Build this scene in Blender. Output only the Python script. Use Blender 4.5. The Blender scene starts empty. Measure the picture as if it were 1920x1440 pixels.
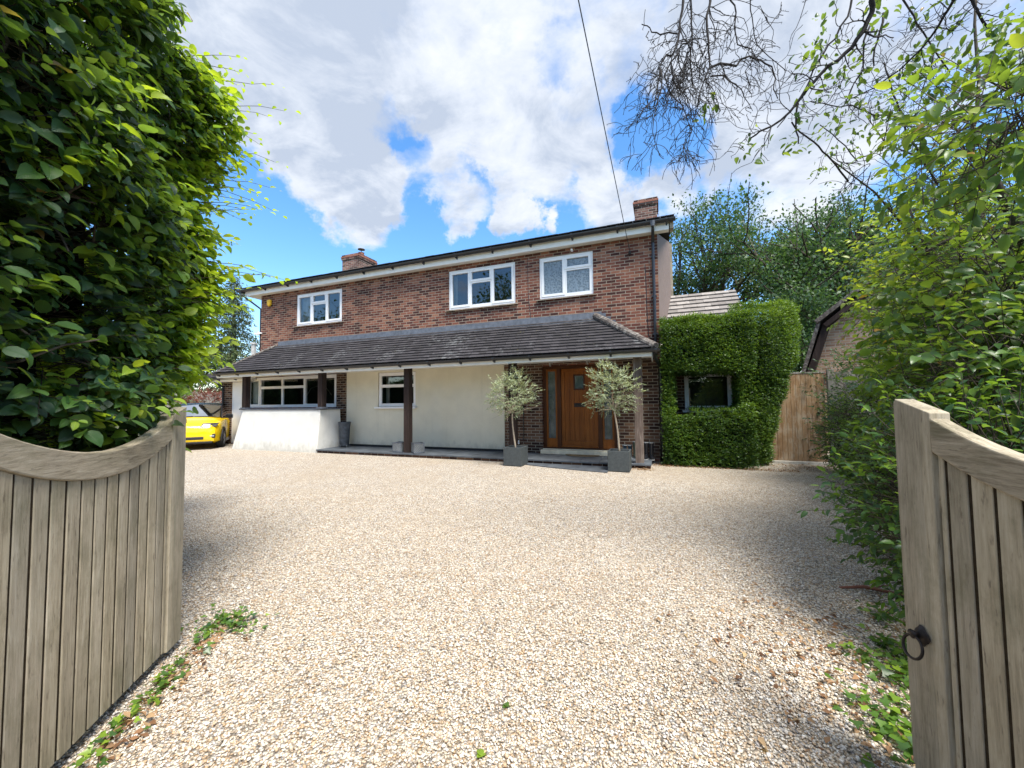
import bpy, math, random
import numpy as np
from mathutils import Vector, Matrix

# ------------------------------------------------------------------ camera / world / sun / exposure
SC = bpy.context.scene
COL = SC.collection
rad = math.radians
FPX = 721.0; ROLL = 0.012; PITCH = math.atan(32.5/FPX); CAMZ = 1.45
F_ = np.array([0, math.cos(PITCH), math.sin(PITCH)])
R0 = np.array([1.0, 0, 0]); U0 = np.array([0, -math.sin(PITCH), math.cos(PITCH)])
c_, s_ = math.cos(ROLL), math.sin(ROLL)
R_ = c_*R0 - s_*U0; U_ = s_*R0 + c_*U0
cam = bpy.data.cameras.new('camera'); camo = bpy.data.objects.new('camera', cam); COL.objects.link(camo)
cam.sensor_fit = 'HORIZONTAL'; cam.sensor_width = 36.0; cam.lens = 36.0*FPX/1920.0
cam.clip_start = 0.02; cam.clip_end = 2000
M = Matrix(((R_[0], U_[0], -F_[0], 0), (R_[1], U_[1], -F_[1], 0), (R_[2], U_[2], -F_[2], CAMZ), (0, 0, 0, 1)))
camo.matrix_world = M
SC.camera = camo
SUN_EL = 61.0
SUN_DIR = np.array([0.50, -0.866])          # horizontal direction towards the sun (behind the camera, to the right)
SUN_STR = 2.7; SKY_STR = 0.11; EXPO = 1.62
SC.view_settings.view_transform = 'Standard'; SC.view_settings.look = 'None'
SC.view_settings.exposure = EXPO; SC.view_settings.gamma = 1.0
SC.view_settings.use_curve_mapping = False
sd = np.array([SUN_DIR[0]*math.cos(rad(SUN_EL)), SUN_DIR[1]*math.cos(rad(SUN_EL)), math.sin(rad(SUN_EL))])
sl = bpy.data.lights.new('sun', 'SUN'); sl.energy = SUN_STR; sl.angle = rad(24.0); sl.color = (1.0, 0.955, 0.87)
so = bpy.data.objects.new('sun', sl); COL.objects.link(so); so.location = (0, 0, 30)
so.rotation_euler = Vector(sd).to_track_quat('Z', 'Y').to_euler()

def build_world():
    w = bpy.data.worlds.new('World'); SC.world = w; w.use_nodes = True
    nt = w.node_tree; N = nt.nodes; L = nt.links; N.clear()
    def nd(t, **k):
        n = N.new(t)
        for a, b in k.items(): setattr(n, a, b)
        return n
    def mth(op, a, b=None, c=None, clamp=False):
        n = nd('ShaderNodeMath', operation=op); n.use_clamp = clamp
        for i, v in enumerate((a, b, c)):
            if v is None: continue
            if isinstance(v, (int, float)): n.inputs[i].default_value = v
            else: L.new(v, n.inputs[i])
        return n.outputs[0]
    out = nd('ShaderNodeOutputWorld')
    sky = nd('ShaderNodeTexSky', sky_type='NISHITA'); sky.sun_disc = False
    sky.sun_elevation = rad(SUN_EL); sky.sun_rotation = math.atan2(SUN_DIR[0], SUN_DIR[1])
    sky.air_density = 1.0; sky.dust_density = 0.6; sky.ozone_density = 1.5
    hs = nd('ShaderNodeHueSaturation'); hs.inputs['Saturation'].default_value = 1.28; hs.inputs['Value'].default_value = 1.0
    L.new(sky.outputs[0], hs.inputs['Color'])
    b1 = nd('ShaderNodeBackground'); L.new(hs.outputs[0], b1.inputs[0]); b1.inputs[1].default_value = SKY_STR
    tc = nd('ShaderNodeTexCoord')
    nrm = nd('ShaderNodeVectorMath', operation='NORMALIZE'); L.new(tc.outputs['Generated'], nrm.inputs[0])
    sp = nd('ShaderNodeSeparateXYZ'); L.new(nrm.outputs[0], sp.inputs[0])
    zz = mth('MAXIMUM', mth('ADD', sp.outputs[2], 0.12), 0.05)
    cb = nd('ShaderNodeCombineXYZ')
    L.new(mth('DIVIDE', sp.outputs[0], zz), cb.inputs[0]); L.new(mth('DIVIDE', sp.outputs[1], zz), cb.inputs[1])
    wn = nd('ShaderNodeTexNoise'); wn.inputs['Scale'].default_value = 7.0; wn.inputs['Detail'].default_value = 6; wn.inputs['Roughness'].default_value = .62
    L.new(nrm.outputs[0], wn.inputs['Vector'])
    wsub = nd('ShaderNodeVectorMath', operation='SUBTRACT'); L.new(wn.outputs['Color'], wsub.inputs[0]); wsub.inputs[1].default_value = (.5, .5, .5)
    wsc = nd('ShaderNodeVectorMath', operation='SCALE'); L.new(wsub.outputs[0], wsc.inputs[0]); wsc.inputs['Scale'].default_value = .26
    wad = nd('ShaderNodeVectorMath', operation='ADD'); L.new(nrm.outputs[0], wad.inputs[0]); L.new(wsc.outputs[0], wad.inputs[1])
    wnm = nd('ShaderNodeVectorMath', operation='NORMALIZE'); L.new(wad.outputs[0], wnm.inputs[0])
    def noise(scale, det, rough, dist=0.0, off=(0, 0, 0), sc=(1, 1, 1)):
        mp = nd('ShaderNodeMapping'); mp.inputs['Location'].default_value = off; mp.inputs['Scale'].default_value = sc
        L.new(cb.outputs[0], mp.inputs[0])
        n = nd('ShaderNodeTexNoise'); n.inputs['Scale'].default_value = scale; n.inputs['Detail'].default_value = det
        n.inputs['Roughness'].default_value = rough; n.inputs['Distortion'].default_value = dist
        L.new(mp.outputs[0], n.inputs['Vector']); return n.outputs[0]
    n1 = noise(1.35, 9, 0.56, 0.35, (3.1, 1.7, 0.3))
    n2 = noise(4.6, 6, 0.6, 0.3, (0.4, 5.2, 1.0))
    base = mth('ADD', mth('MULTIPLY', n1, 1.9), mth('MULTIPLY', n2, 0.9))
    base = mth('SUBTRACT', base, 1.36)
    # higher in the sky: more cloud; a clear band lower down
    el = nd('ShaderNodeMapRange'); el.interpolation_type = 'SMOOTHSTEP'; L.new(sp.outputs[2], el.inputs[0])
    el.inputs[1].default_value = 0.25; el.inputs[2].default_value = 0.56; el.inputs[3].default_value = -0.55; el.inputs[4].default_value = 0.30
    tot = mth('ADD', base, el.outputs[0])
    def blob(px, py, r_deg, amp, soft=1.0):
        d = F_*FPX + R_*(px-960) - U_*(py-720); d = d/np.linalg.norm(d)
        v = nd('ShaderNodeVectorMath', operation='DOT_PRODUCT'); L.new(wnm.outputs[0], v.inputs[0]); v.inputs[1].default_value = tuple(d)
        mr = nd('ShaderNodeMapRange'); mr.interpolation_type = 'SMOOTHSTEP'; L.new(v.outputs['Value'], mr.inputs[0])
        mr.inputs[1].default_value = math.cos(rad(r_deg)); mr.inputs[2].default_value = 1.0
        mr.inputs[3].default_value = 0; mr.inputs[4].default_value = amp
        return mr.outputs[0]
    for b in BLOBS: tot = mth('ADD', tot, blob(*b))
    mask = nd('ShaderNodeMapRange'); mask.interpolation_type = 'SMOOTHSTEP'; L.new(tot, mask.inputs[0])
    mask.inputs[1].default_value = -0.16; mask.inputs[2].default_value = 0.42
    shade = mth('ADD', mth('MULTIPLY', noise(1.5, 8, 0.6, 0.5, (7.7, 2.1, 2.0)), 0.9), mth('MULTIPLY', noise(4.2, 8, 0.62, 0.5, (1.7, 8.1, 4.0)), 0.62))
    shade = mth('ADD', shade, mth('MULTIPLY', mask.outputs[0], 0.10))
    shade = mth('ADD', shade, blob(470, 60, 26, 0.16))
    cr = nd('ShaderNodeValToRGB'); L.new(shade, cr.inputs[0])
    cr.color_ramp.elements[0].position = 0.72; cr.color_ramp.elements[0].color = (0.52, 0.54, 0.565, 1)
    cr.color_ramp.elements[1].position = 1.04; cr.color_ramp.elements[1].color = (0.30, 0.345, 0.425, 1)
    e = cr.color_ramp.elements.new(0.86); e.color = (0.43, 0.465, 0.525, 1)
    b2 = nd('ShaderNodeBackground'); L.new(cr.outputs[0], b2.inputs[0]); b2.inputs[1].default_value = CLOUD_STR
    mx = nd('ShaderNodeMixShader'); L.new(mask.outputs[0], mx.inputs[0]); L.new(b1.outputs[0], mx.inputs[1]); L.new(b2.outputs[0], mx.inputs[2])
    L.new(mx.outputs[0], out.inputs[0])
CLOUD_STR = 0.63
# openings (negative) and cloud puffs (positive) of the sky, as directions
BLOBS = [(1215, 262, 7, -.95), (712, 245, 4, -.40), (765, 300, 3.6, -.36), (440, 400, 12, -.55), (560, 520, 12, -.4), (870, 345, 5, -.5), (700, 130, 22, .25), (1000, 220, 16, .30), (620, 400, 11, .62),
         (860, 378, 5, .75), (975, 420, 4.5, .85), (1330, 385, 9, -.35), (480, 500, 15, -.7), (860, 440, 10, -.4), (1130, 60, 9, -.12), (900, 60, 6, -.25), (1060, 110, 5, -.25), (1180, 350, 8, .55), (1060, 440, 7, -.35), (790, 440, 7, -.3), (560, 485, 5, .45), (1450, 330, 9, .6), (1300, 330, 6, .4), (500, 250, 16, .35), (1500, 150, 18, .3)]
build_world()

# ------------------------------------------------------------------ house frame
HO = np.array([2.06890824, 8.40188974, 0.0]); EU = np.array([0.93328287, -0.35914215, 0]); EV = np.array([0.35914215, 0.93328287, 0])
HROT = math.atan2(EU[1], EU[0])
def H(u, v, z=0.0): return HO + EU*u + EV*v + np.array([0, 0, z])
def W(px, py, depth):
    d = F_*FPX + R_*(px-960) - U_*(py-720)
    return np.array([0, 0, CAMZ]) + d*(depth/d[1])

# ------------------------------------------------------------------ mesh helpers
class MB:
    def __init__(s): s.v = []; s.f = []; s.mi = []; s.cur = 0
    def add(s, vs, fs):
        o = len(s.v); s.v.extend([tuple(map(float, p)) for p in vs]); s.f.extend([tuple(i+o for i in f) for f in fs]); s.mi.extend([s.cur]*len(fs)); return s
    def box(s, a, b):
        x0, y0, z0 = a; x1, y1, z1 = b
        return s.add([(x0,y0,z0),(x1,y0,z0),(x1,y1,z0),(x0,y1,z0),(x0,y0,z1),(x1,y0,z1),(x1,y1,z1),(x0,y1,z1)],
                     [(0,3,2,1),(4,5,6,7),(0,1,5,4),(1,2,6,5),(2,3,7,6),(3,0,4,7)])
    def cbox(s, c, sz, rot=None):
        vs = []
        for dz in (-.5,.5):
            for dx, dy in ((-.5,-.5),(.5,-.5),(.5,.5),(-.5,.5)):
                p = Vector((dx*sz[0], dy*sz[1], dz*sz[2]))
                if rot is not None: p = rot @ p
                vs.append((p.x+c[0], p.y+c[1], p.z+c[2]))
        return s.add(vs, [(0,3,2,1),(4,5,6,7),(0,1,5,4),(1,2,6,5),(2,3,7,6),(3,0,4,7)])
    def quad(s, *p): return s.add(p, [tuple(range(len(p)))])
    def prism(s, poly, axis, a, b):
        # poly: list of 2D points; axis: 0,1,2 the extrusion axis from a to b
        n = len(poly)
        def mk(p, t):
            q = list(p); q.insert(axis, t); return tuple(q)
        vs = [mk(p, a) for p in poly] + [mk(p, b) for p in poly]
        fs = [tuple(range(n))[::-1], tuple(range(n, 2*n))] + [(i, (i+1) % n, n+(i+1) % n, n+i) for i in range(n)]
        return s.add(vs, fs)
    def tube(s, path, radii, n=6, cap=True):
        path = [np.array(p, float) for p in path]
        if isinstance(radii, (int, float)): radii = [radii]*len(path)
        rings = []; up = None
        for i, p in enumerate(path):
            t = path[min(i+1, len(path)-1)] - path[max(i-1, 0)]
            t = t/(np.linalg.norm(t)+1e-9)
            if up is None:
                a = np.array([0, 0, 1.0]) if abs(t[2]) < .9 else np.array([1.0, 0, 0])
                up = np.cross(t, a)
            up = up - t*np.dot(up, t); up /= (np.linalg.norm(up)+1e-9)
            w = np.cross(t, up)
            rings.append([p + radii[i]*(math.cos(2*math.pi*k/n)*up + math.sin(2*math.pi*k/n)*w) for k in range(n)])
        vs = [q for r in rings for q in r]
        fs = [(i*n+k, i*n+(k+1) % n, (i+1)*n+(k+1) % n, (i+1)*n+k) for i in range(len(path)-1) for k in range(n)]
        if cap: fs += [tuple(range(n))[::-1], tuple((len(path)-1)*n+k for k in range(n))]
        return s.add(vs, fs)
    def lathe(s, prof, c=(0, 0, 0), n=20, cap=True):
        vs = []; fs = []
        for r, z in prof: vs += [(c[0]+r*math.cos(2*math.pi*k/n), c[1]+r*math.sin(2*math.pi*k/n), c[2]+z) for k in range(n)]
        m = len(prof)
        fs = [(i*n+k, i*n+(k+1) % n, (i+1)*n+(k+1) % n, (i+1)*n+k) for i in range(m-1) for k in range(n)]
        if cap: fs += [tuple(range(n))[::-1], tuple((m-1)*n+k for k in range(n))]
        return s.add(vs, fs)
    def build(s, name, mat, parent=None, smooth=False, bevel=0.0, loc=None):
        me = bpy.data.meshes.new(name); me.from_pydata(s.v, [], s.f)
        mats = mat if isinstance(mat, (list, tuple)) else [mat]
        for m in mats: me.materials.append(m)
        if len(mats) > 1: me.polygons.foreach_set('material_index', s.mi)
        if smooth: me.polygons.foreach_set('use_smooth', [True]*len(me.polygons))
        me.update()
        o = bpy.data.objects.new(name, me); COL.objects.link(o)
        if parent is not None: o.parent = parent
        if loc is not None: o.location = loc
        if bevel > 0:
            b = o.modifiers.new('bevel', 'BEVEL'); b.width = bevel; b.segments = 2; b.limit_method = 'ANGLE'; b.angle_limit = rad(40)
        return o

def fastmesh(name, V, loops, starts, totals, mat, parent=None, smooth=True, attr=None, uv=None):
    me = bpy.data.meshes.new(name)
    me.vertices.add(len(V)); me.vertices.foreach_set('co', np.ascontiguousarray(V, np.float32).ravel())
    me.loops.add(len(loops)); me.loops.foreach_set('vertex_index', np.ascontiguousarray(loops, np.int32))
    me.polygons.add(len(starts)); me.polygons.foreach_set('loop_start', np.ascontiguousarray(starts, np.int32))
    try: me.polygons.foreach_set('loop_total', np.ascontiguousarray(totals, np.int32))
    except Exception: pass
    me.polygons.foreach_set('use_smooth', np.ones(len(starts), bool) if smooth else np.zeros(len(starts), bool))
    if attr is not None:
        a = me.attributes.new('rnd', 'FLOAT', 'POINT'); a.data.foreach_set('value', np.ascontiguousarray(attr, np.float32))
    if uv is not None:
        u = me.uv_layers.new(name='UVMap'); u.data.foreach_set('uv', np.ascontiguousarray(uv[loops], np.float32).ravel())
    me.materials.append(mat); me.update(calc_edges=True)
    o = bpy.data.objects.new(name, me); COL.objects.link(o)
    if parent is not None: o.parent = parent
    return o

def tag(o, label=None, cat=None, group=None, kind=None):
    if label: o['label'] = label
    if cat: o['category'] = cat
    if group: o['group'] = group
    if kind: o['kind'] = kind
    return o
def empty(name, loc, rz=0.0, label=None, cat=None, group=None, kind=None):
    o = bpy.data.objects.new(name, None); COL.objects.link(o); o.location = tuple(map(float, loc)); o.rotation_euler = (0, 0, rz)
    o.empty_display_size = 0.2
    return tag(o, label, cat, group, kind)
def copy_tree(o, parent=None):
    c = o.copy(); COL.objects.link(c)
    if parent is not None: c.parent = parent
    for ch in [x for x in list(COL.objects) if x.parent == o]: copy_tree(ch, c)
    return c

# ------------------------------------------------------------------ materials
class NT:
    def __init__(s, name):
        s.m = bpy.data.materials.new(name); s.m.use_nodes = True; s.t = s.m.node_tree; s.N = s.t.nodes; s.L = s.t.links
        s.p = s.N['Principled BSDF']; s.out = s.N['Material Output']
    def nd(s, t, **k):
        n = s.N.new(t)
        for a, b in k.items(): setattr(n, a, b)
        return n
    def link(s, a, b): s.L.new(a, b)
    def setv(s, n, i, v):
        if v is None: return
        if isinstance(v, (int, float, tuple, list)): n.inputs[i].default_value = v
        else: s.L.new(v, n.inputs[i])
    def math(s, op, a, b=None, c=None, clamp=False):
        n = s.nd('ShaderNodeMath', operation=op); n.use_clamp = clamp
        s.setv(n, 0, a); s.setv(n, 1, b); s.setv(n, 2, c); return n.outputs[0]
    def obj(s, scale=(1, 1, 1), loc=(0, 0, 0)):
        t = s.nd('ShaderNodeTexCoord'); m = s.nd('ShaderNodeMapping'); s.L.new(t.outputs['Object'], m.inputs[0])
        m.inputs['Scale'].default_value = scale; m.inputs['Location'].default_value = loc; return m.outputs[0]
    def noise(s, vec, scale, det=4, rough=.55, dist=0):
        n = s.nd('ShaderNodeTexNoise'); s.L.new(vec, n.inputs['Vector']); n.inputs['Scale'].default_value = scale
        n.inputs['Detail'].default_value = det; n.inputs['Roughness'].default_value = rough; n.inputs['Distortion'].default_value = dist
        return n.outputs[0]
    def ramp(s, fac, stops, interp='LINEAR'):
        r = s.nd('ShaderNodeValToRGB'); s.L.new(fac, r.inputs[0]); cr = r.color_ramp; cr.interpolation = interp
        while len(cr.elements) < len(stops): cr.elements.new(0.5)
        for e, (p, c) in zip(cr.elements, stops):
            e.position = p; e.color = (c[0], c[1], c[2], 1) if isinstance(c, (tuple, list)) else (c, c, c, 1)
        return r.outputs[0]
    def mix(s, fac, a, b, blend='MIX'):
        n = s.nd('ShaderNodeMix', data_type='RGBA', blend_type=blend)
        s.setv(n, 0, fac)
        for i, v in ((6, a), (7, b)):
            if isinstance(v, (tuple, list)): n.inputs[i].default_value = (v[0], v[1], v[2], 1)
            else: s.L.new(v, n.inputs[i])
        return n.outputs[2]
    def bump(s, h, strength=.3, dist=.01):
        b = s.nd('ShaderNodeBump'); s.L.new(h, b.inputs['Height']); b.inputs['Strength'].default_value = strength; b.inputs['Distance'].default_value = dist
        s.L.new(b.outputs[0], s.p.inputs['Normal']); return b
    def fin(s, col=None, rough=None, spec=None, metal=None):
        if col is not None:
            if isinstance(col, (tuple, list)): s.p.inputs['Base Color'].default_value = (col[0], col[1], col[2], 1)
            else: s.L.new(col, s.p.inputs['Base Color'])
        if rough is not None: s.setv(s.p, 'Roughness', rough)
        if spec is not None: s.p.inputs['Specular IOR Level'].default_value = spec
        if metal is not None: s.p.inputs['Metallic'].default_value = metal
        return s.m

MT = {}
def simple(name, col, rough=.5, spec=.5, metal=0.0, var=.12, nscale=6, bump=0.0, bscale=60):
    n = NT(name); o = n.obj()
    f = n.noise(o, nscale, 5, .6)
    c1 = tuple(c*(1-var) for c in col); c2 = tuple(min(1, c*(1+var)) for c in col)
    c = n.ramp(f, [(.3, c1), (.7, c2)])
    if bump > 0: n.bump(n.noise(o, bscale, 4), bump, .01)
    MT[name] = n.fin(c, rough, spec, metal); return MT[name]

def m_brick(name, tones, mortar, stain=.25, dark_top=None):
    n = NT(name); tc = n.nd('ShaderNodeTexCoord'); sp = n.nd('ShaderNodeSeparateXYZ'); n.link(tc.outputs['Object'], sp.inputs[0])
    cb = n.nd('ShaderNodeCombineXYZ'); n.link(n.math('ADD', sp.outputs[0], sp.outputs[1]), cb.inputs[0]); n.link(sp.outputs[2], cb.inputs[1])
    br = n.nd('ShaderNodeTexBrick'); n.link(cb.outputs[0], br.inputs['Vector'])
    br.inputs['Scale'].default_value = 1.0; br.inputs['Brick Width'].default_value = .225; br.inputs['Row Height'].default_value = .075
    br.inputs['Mortar Size'].default_value = .008; br.inputs['Mortar Smooth'].default_value = .15; br.inputs['Bias'].default_value = 0
    br.inputs['Color1'].default_value = (0, 0, 0, 1); br.inputs['Color2'].default_value = (1, 1, 1, 1); br.inputs['Mortar'].default_value = (.5, .5, .5, 1)
    br.offset = .5
    bw = n.nd('ShaderNodeRGBToBW'); n.link(br.outputs['Color'], bw.inputs[0])
    o = n.obj()
    fine = n.noise(o, 22, 5, .65); big = n.noise(o, .7, 3, .5)
    v = n.math('ADD', bw.outputs[0], n.math('MULTIPLY', n.math('SUBTRACT', fine, .5), .35))
    v = n.math('ADD', v, n.math('MULTIPLY', n.math('SUBTRACT', big, .5), .55))
    col = n.ramp(v, tones)
    mc = n.mix(fine, mortar, tuple(c*.72 for c in mortar))
    col = n.mix(br.outputs['Fac'], col, mc)
    st = n.ramp(n.noise(n.obj((1, 1, .35)), 1.6, 6, .62), [(.35, 1-stain), (.62, 1.0)])
    col = n.mix(1.0, col, st, 'MULTIPLY')
    h = n.math('SUBTRACT', n.math('MULTIPLY', fine, .3), br.outputs['Fac'])
    n.bump(h, .75, .008)
    MT[name] = n.fin(col, .9, .2); return MT[name]

def m_wood(name, c1, c2, c3, axis=2, scale=9, stretch=.06, rough=.8, bump=.35, stains=0.0, boards=None):
    n = NT(name); sc = [1, 1, 1]; sc[axis] = stretch
    o = n.obj(tuple(sc)); g = n.noise(o, scale*9, 7, .75, .4); b = n.noise(o, scale, 5, .6, .8); k = n.noise(n.obj(), 2.3, 4, .6)
    f = n.math('ADD', n.math('MULTIPLY', g, .55), n.math('MULTIPLY', b, .45))
    col = n.ramp(f, [(.37, c1), (.5, c2), (.63, c3)])
    col = n.mix(n.ramp(k, [(.35, 0.0), (.75, .55)]), col, tuple(x*.62 for x in c2))
    if stains > 0:
        ks = n.noise(n.obj((1, 1, .4)), 9, 7, .7)
        col = n.mix(n.ramp(ks, [(.48, 0.0), (.62, stains)]), col, (.42, .36, .28))
    if boards is not None:
        sp = n.nd('ShaderNodeSeparateXYZ'); n.link(n.obj(), sp.inputs[0])
        if boards:
            wn = n.nd('ShaderNodeTexWhiteNoise', noise_dimensions='1D'); n.link(n.math('FLOOR', n.math('DIVIDE', n.math('SUBTRACT', sp.outputs[0], .102), .073)), wn.inputs['W'])
            col = n.mix(1.0, col, n.ramp(wn.outputs['Value'], [(0, (.86, .86, .87)), (1, (1.14, 1.11, 1.06))]), 'MULTIPLY')
        al = n.noise(n.obj((1, 1, .5) if boards else (.4, 1, 1)), 6.5, 7, .72)
        col = n.mix(n.ramp(al, [(.50, 0.0), (.68, .5)]), col, (.13, .125, .07))
        fl = n.noise(n.obj((1, 1, .18) if boards else (.18, 1, 1)), 75, 3, .6)
        col = n.mix(n.ramp(fl, [(.60, 0.0), (.72, .55)]), col, (.07, .05, .035))
        vo = n.nd('ShaderNodeTexVoronoi'); vo.inputs['Scale'].default_value = 3.1; n.link(n.obj((1, 1, .55) if boards else (.55, 1, 1)), vo.inputs['Vector'])
        col = n.mix(n.ramp(vo.outputs['Distance'], [(.030, .8), (.055, 0.0)]), col, (.06, .04, .025))
    n.bump(f, bump, .004)
    MT[name] = n.fin(col, rough, .25); return MT[name]

def m_leaf(name, stops, trans=(.30, .42, .04), tr=.35, rough=.4, veins=False, spec=.5):
    n = NT(name); a = n.nd('ShaderNodeAttribute', attribute_name='rnd')
    col = n.ramp(a.outputs['Fac'], stops)
    nz = n.noise(n.obj(), 14, 3, .6)
    col = n.mix(n.ramp(nz, [(.3, 0.0), (.75, .35)]), col, n.mix(1.0, col, (.55, .6, .5), 'MULTIPLY'))
    if veins:
        uv = n.nd('ShaderNodeUVMap'); sp = n.nd('ShaderNodeSeparateXYZ'); n.link(uv.outputs[0], sp.inputs[0])
        ax = n.math('ABSOLUTE', n.math('SUBTRACT', sp.outputs[0], .5))
        w = n.math('SINE', n.math('MULTIPLY', n.math('SUBTRACT', sp.outputs[1], n.math('MULTIPLY', ax, 1.1)), 62.0))
        mid = n.ramp(ax, [(0.0, 1.0), (.03, 0.0)])
        b = n.bump(n.math('SUBTRACT', n.math('MULTIPLY', w, .5), n.math('MULTIPLY', mid, 1.6)), .5, .0012)
        col = n.mix(n.math('MULTIPLY', mid, .4), col, n.mix(1.0, col, (2.0, 1.9, 1.6), 'MULTIPLY'))
    n.fin(col, rough, spec)
    t = n.nd('ShaderNodeBsdfTranslucent'); tcol = n.mix(.45, n.mix(1.0, col, (3.4, 3.2, 1.2), 'MULTIPLY'), trans); n.link(tcol, t.inputs[0])
    mx = n.nd('ShaderNodeMixShader'); mx.inputs[0].default_value = tr; n.link(n.p.outputs[0], mx.inputs[1]); n.link(t.outputs[0], mx.inputs[2])
    n.link(mx.outputs[0], n.out.inputs[0]); MT[name] = n.m; return n.m

def m_glass(name, tint=(.82, .86, .86), refl=1.0):
    n = NT(name); tr = n.nd('ShaderNodeBsdfTransparent'); tr.inputs[0].default_value = (*tint, 1)
    gl = n.nd('ShaderNodeBsdfGlossy'); gl.inputs['Roughness'].default_value = .004; gl.inputs[0].default_value = (1, 1, 1, 1)
    fr = n.nd('ShaderNodeFresnel'); fr.inputs['IOR'].default_value = 1.62
    wob = n.nd('ShaderNodeBump'); wob.inputs['Strength'].default_value = .06; wob.inputs['Distance'].default_value = .02
    n.link(n.noise(n.obj(), 1.7, 2, .4), wob.inputs['Height']); n.link(wob.outputs[0], gl.inputs['Normal'])
    mx = n.nd('ShaderNodeMixShader'); n.link(n.math('MULTIPLY', fr.outputs[0], refl*1.9, clamp=True), mx.inputs[0]); n.link(tr.outputs[0], mx.inputs[1]); n.link(gl.outputs[0], mx.inputs[2])
    n.link(mx.outputs[0], n.out.inputs[0]); MT[name] = n.m; return n.m

def m_gravel():
    n = NT('gravel'); o = n.obj()
    vo = n.nd('ShaderNodeTexVoronoi'); vo.inputs['Scale'].default_value = 88; n.link(o, vo.inputs['Vector']); vo.inputs['Randomness'].default_value = 1
    sp = n.nd('ShaderNodeSeparateColor'); n.link(vo.outputs['Color'], sp.inputs[0])
    col = n.ramp(sp.outputs[0], STONES)
    ed = n.ramp(vo.outputs['Distance'], [(.42, 1.0), (.68, .38)])
    col = n.mix(1.0, col, ed, 'MULTIPLY')
    dirt = n.ramp(n.noise(o, .42, 7, .68, .6), [(.47, 0.0), (.66, .42)])
    col = n.mix(dirt, col, (.36, .285, .20))
    b2 = n.ramp(n.noise(o, 4.5, 5, .7), [(.3, .84), (.7, 1.06)])
    col = n.mix(1.0, col, b2, 'MULTIPLY')
    n.bump(n.math('MULTIPLY', vo.outputs['Distance'], -1.0), .9, .012)
    MT['gravel'] = n.fin(col, .8, .3)
STONES = [(0.0, (.17, .15, .13)), (.07, (.31, .25, .19)), (.18, (.52, .43, .32)), (.30, (.40, .265, .145)), (.40, (.60, .53, .42)), (.55, (.70, .64, .545)),
          (.67, (.42, .40, .40)), (.76, (.76, .71, .63)), (.86, (.46, .31, .18)), (.92, (.72, .66, .57)), (1.0, (.82, .79, .73))]
m_gravel()
def m_stone():
    n = NT('pebbles'); a = n.nd('ShaderNodeAttribute', attribute_name='rnd'); col = n.ramp(a.outputs['Fac'], STONES)
    col = n.mix(n.ramp(n.noise(n.obj(), 160, 3, .6), [(.35, 0.0), (.7, .3)]), col, (.35, .27, .2))
    MT['pebbles'] = n.fin(col, .6, .4)
m_stone()
m_brick('brick', [(.0, (.06, .026, .023)), (.2, (.10, .038, .031)), (.45, (.155, .056, .041)), (.62, (.205, .078, .053)), (.8, (.255, .105, .069)), (1.0, (.31, .15, .097))], (.40, .335, .26))
m_brick('chimney_brick', [(.0, (.06, .035, .03)), (.4, (.14, .07, .06)), (.7, (.22, .11, .09)), (1.0, (.28, .17, .13))], (.42, .38, .33), .5)
m_brick('pale_brick', [(.0, (.30, .17, .11)), (.4, (.42, .25, .165)), (.7, (.50, .32, .21)), (1.0, (.58, .40, .28))], (.6, .52, .42), .12)
m_brick('porch_brick', [(.0, (.03, .017, .014)), (.3, (.06, .031, .023)), (.55, (.10, .052, .034)), (.8, (.145, .077, .048)), (1.0, (.20, .115, .07))], (.36, .31, .24), .15)
m_wood('gate_wood', (.19, .16, .11), (.37, .325, .24), (.50, .45, .355), 2, 13, .06, .85, .7, .25, True)
m_wood('gate_rail_wood', (.14, .11, .072), (.37, .315, .23), (.56, .50, .40), 0, 12, .09, .85, .7, .3, False)
m_wood('post_wood', (.012, .008, .007), (.03, .019, .016), (.07, .048, .04), 2, 8)
m_wood('old_post_wood', (.05, .035, .029), (.14, .105, .088), (.33, .285, .245), 2, 8)
m_wood('oak', (.145, .042, .008), (.24, .074, .012), (.33, .115, .022), 2, 7, .05, .38, .12)
m_wood('dark_oak', (.045, .015, .006), (.075, .025, .009), (.115, .04, .013), 2, 7, .05, .4, .12)
m_wood('side_gate_wood', (.15, .085, .042), (.29, .175, .09), (.42, .30, .19), 2, 6, .08, .8, .3, .55)
m_wood('grey_fence', (.17, .155, .135), (.29, .265, .235), (.40, .375, .34), 2)
m_wood('bark', (.025, .02, .015), (.07, .057, .042), (.14, .12, .095), 2, 6, .3, .9, .8)
m_wood('twig_bark', (.012, .010, .010), (.032, .027, .027), (.085, .078, .07), 2, 12, .5, .9, .4)
simple('white_paint', (.78, .77, .72), .45, .4, var=.05)
simple('upvc', (.82, .82, .82), .3, .5, var=.03)
simple('cream_render', (.64, .60, .475), .9, .15, var=.05, nscale=2.0, bump=.25, bscale=180)
simple('white_render', (.56, .555, .51), .9, .15, var=.06, nscale=2.2, bump=.3, bscale=180)
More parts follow.
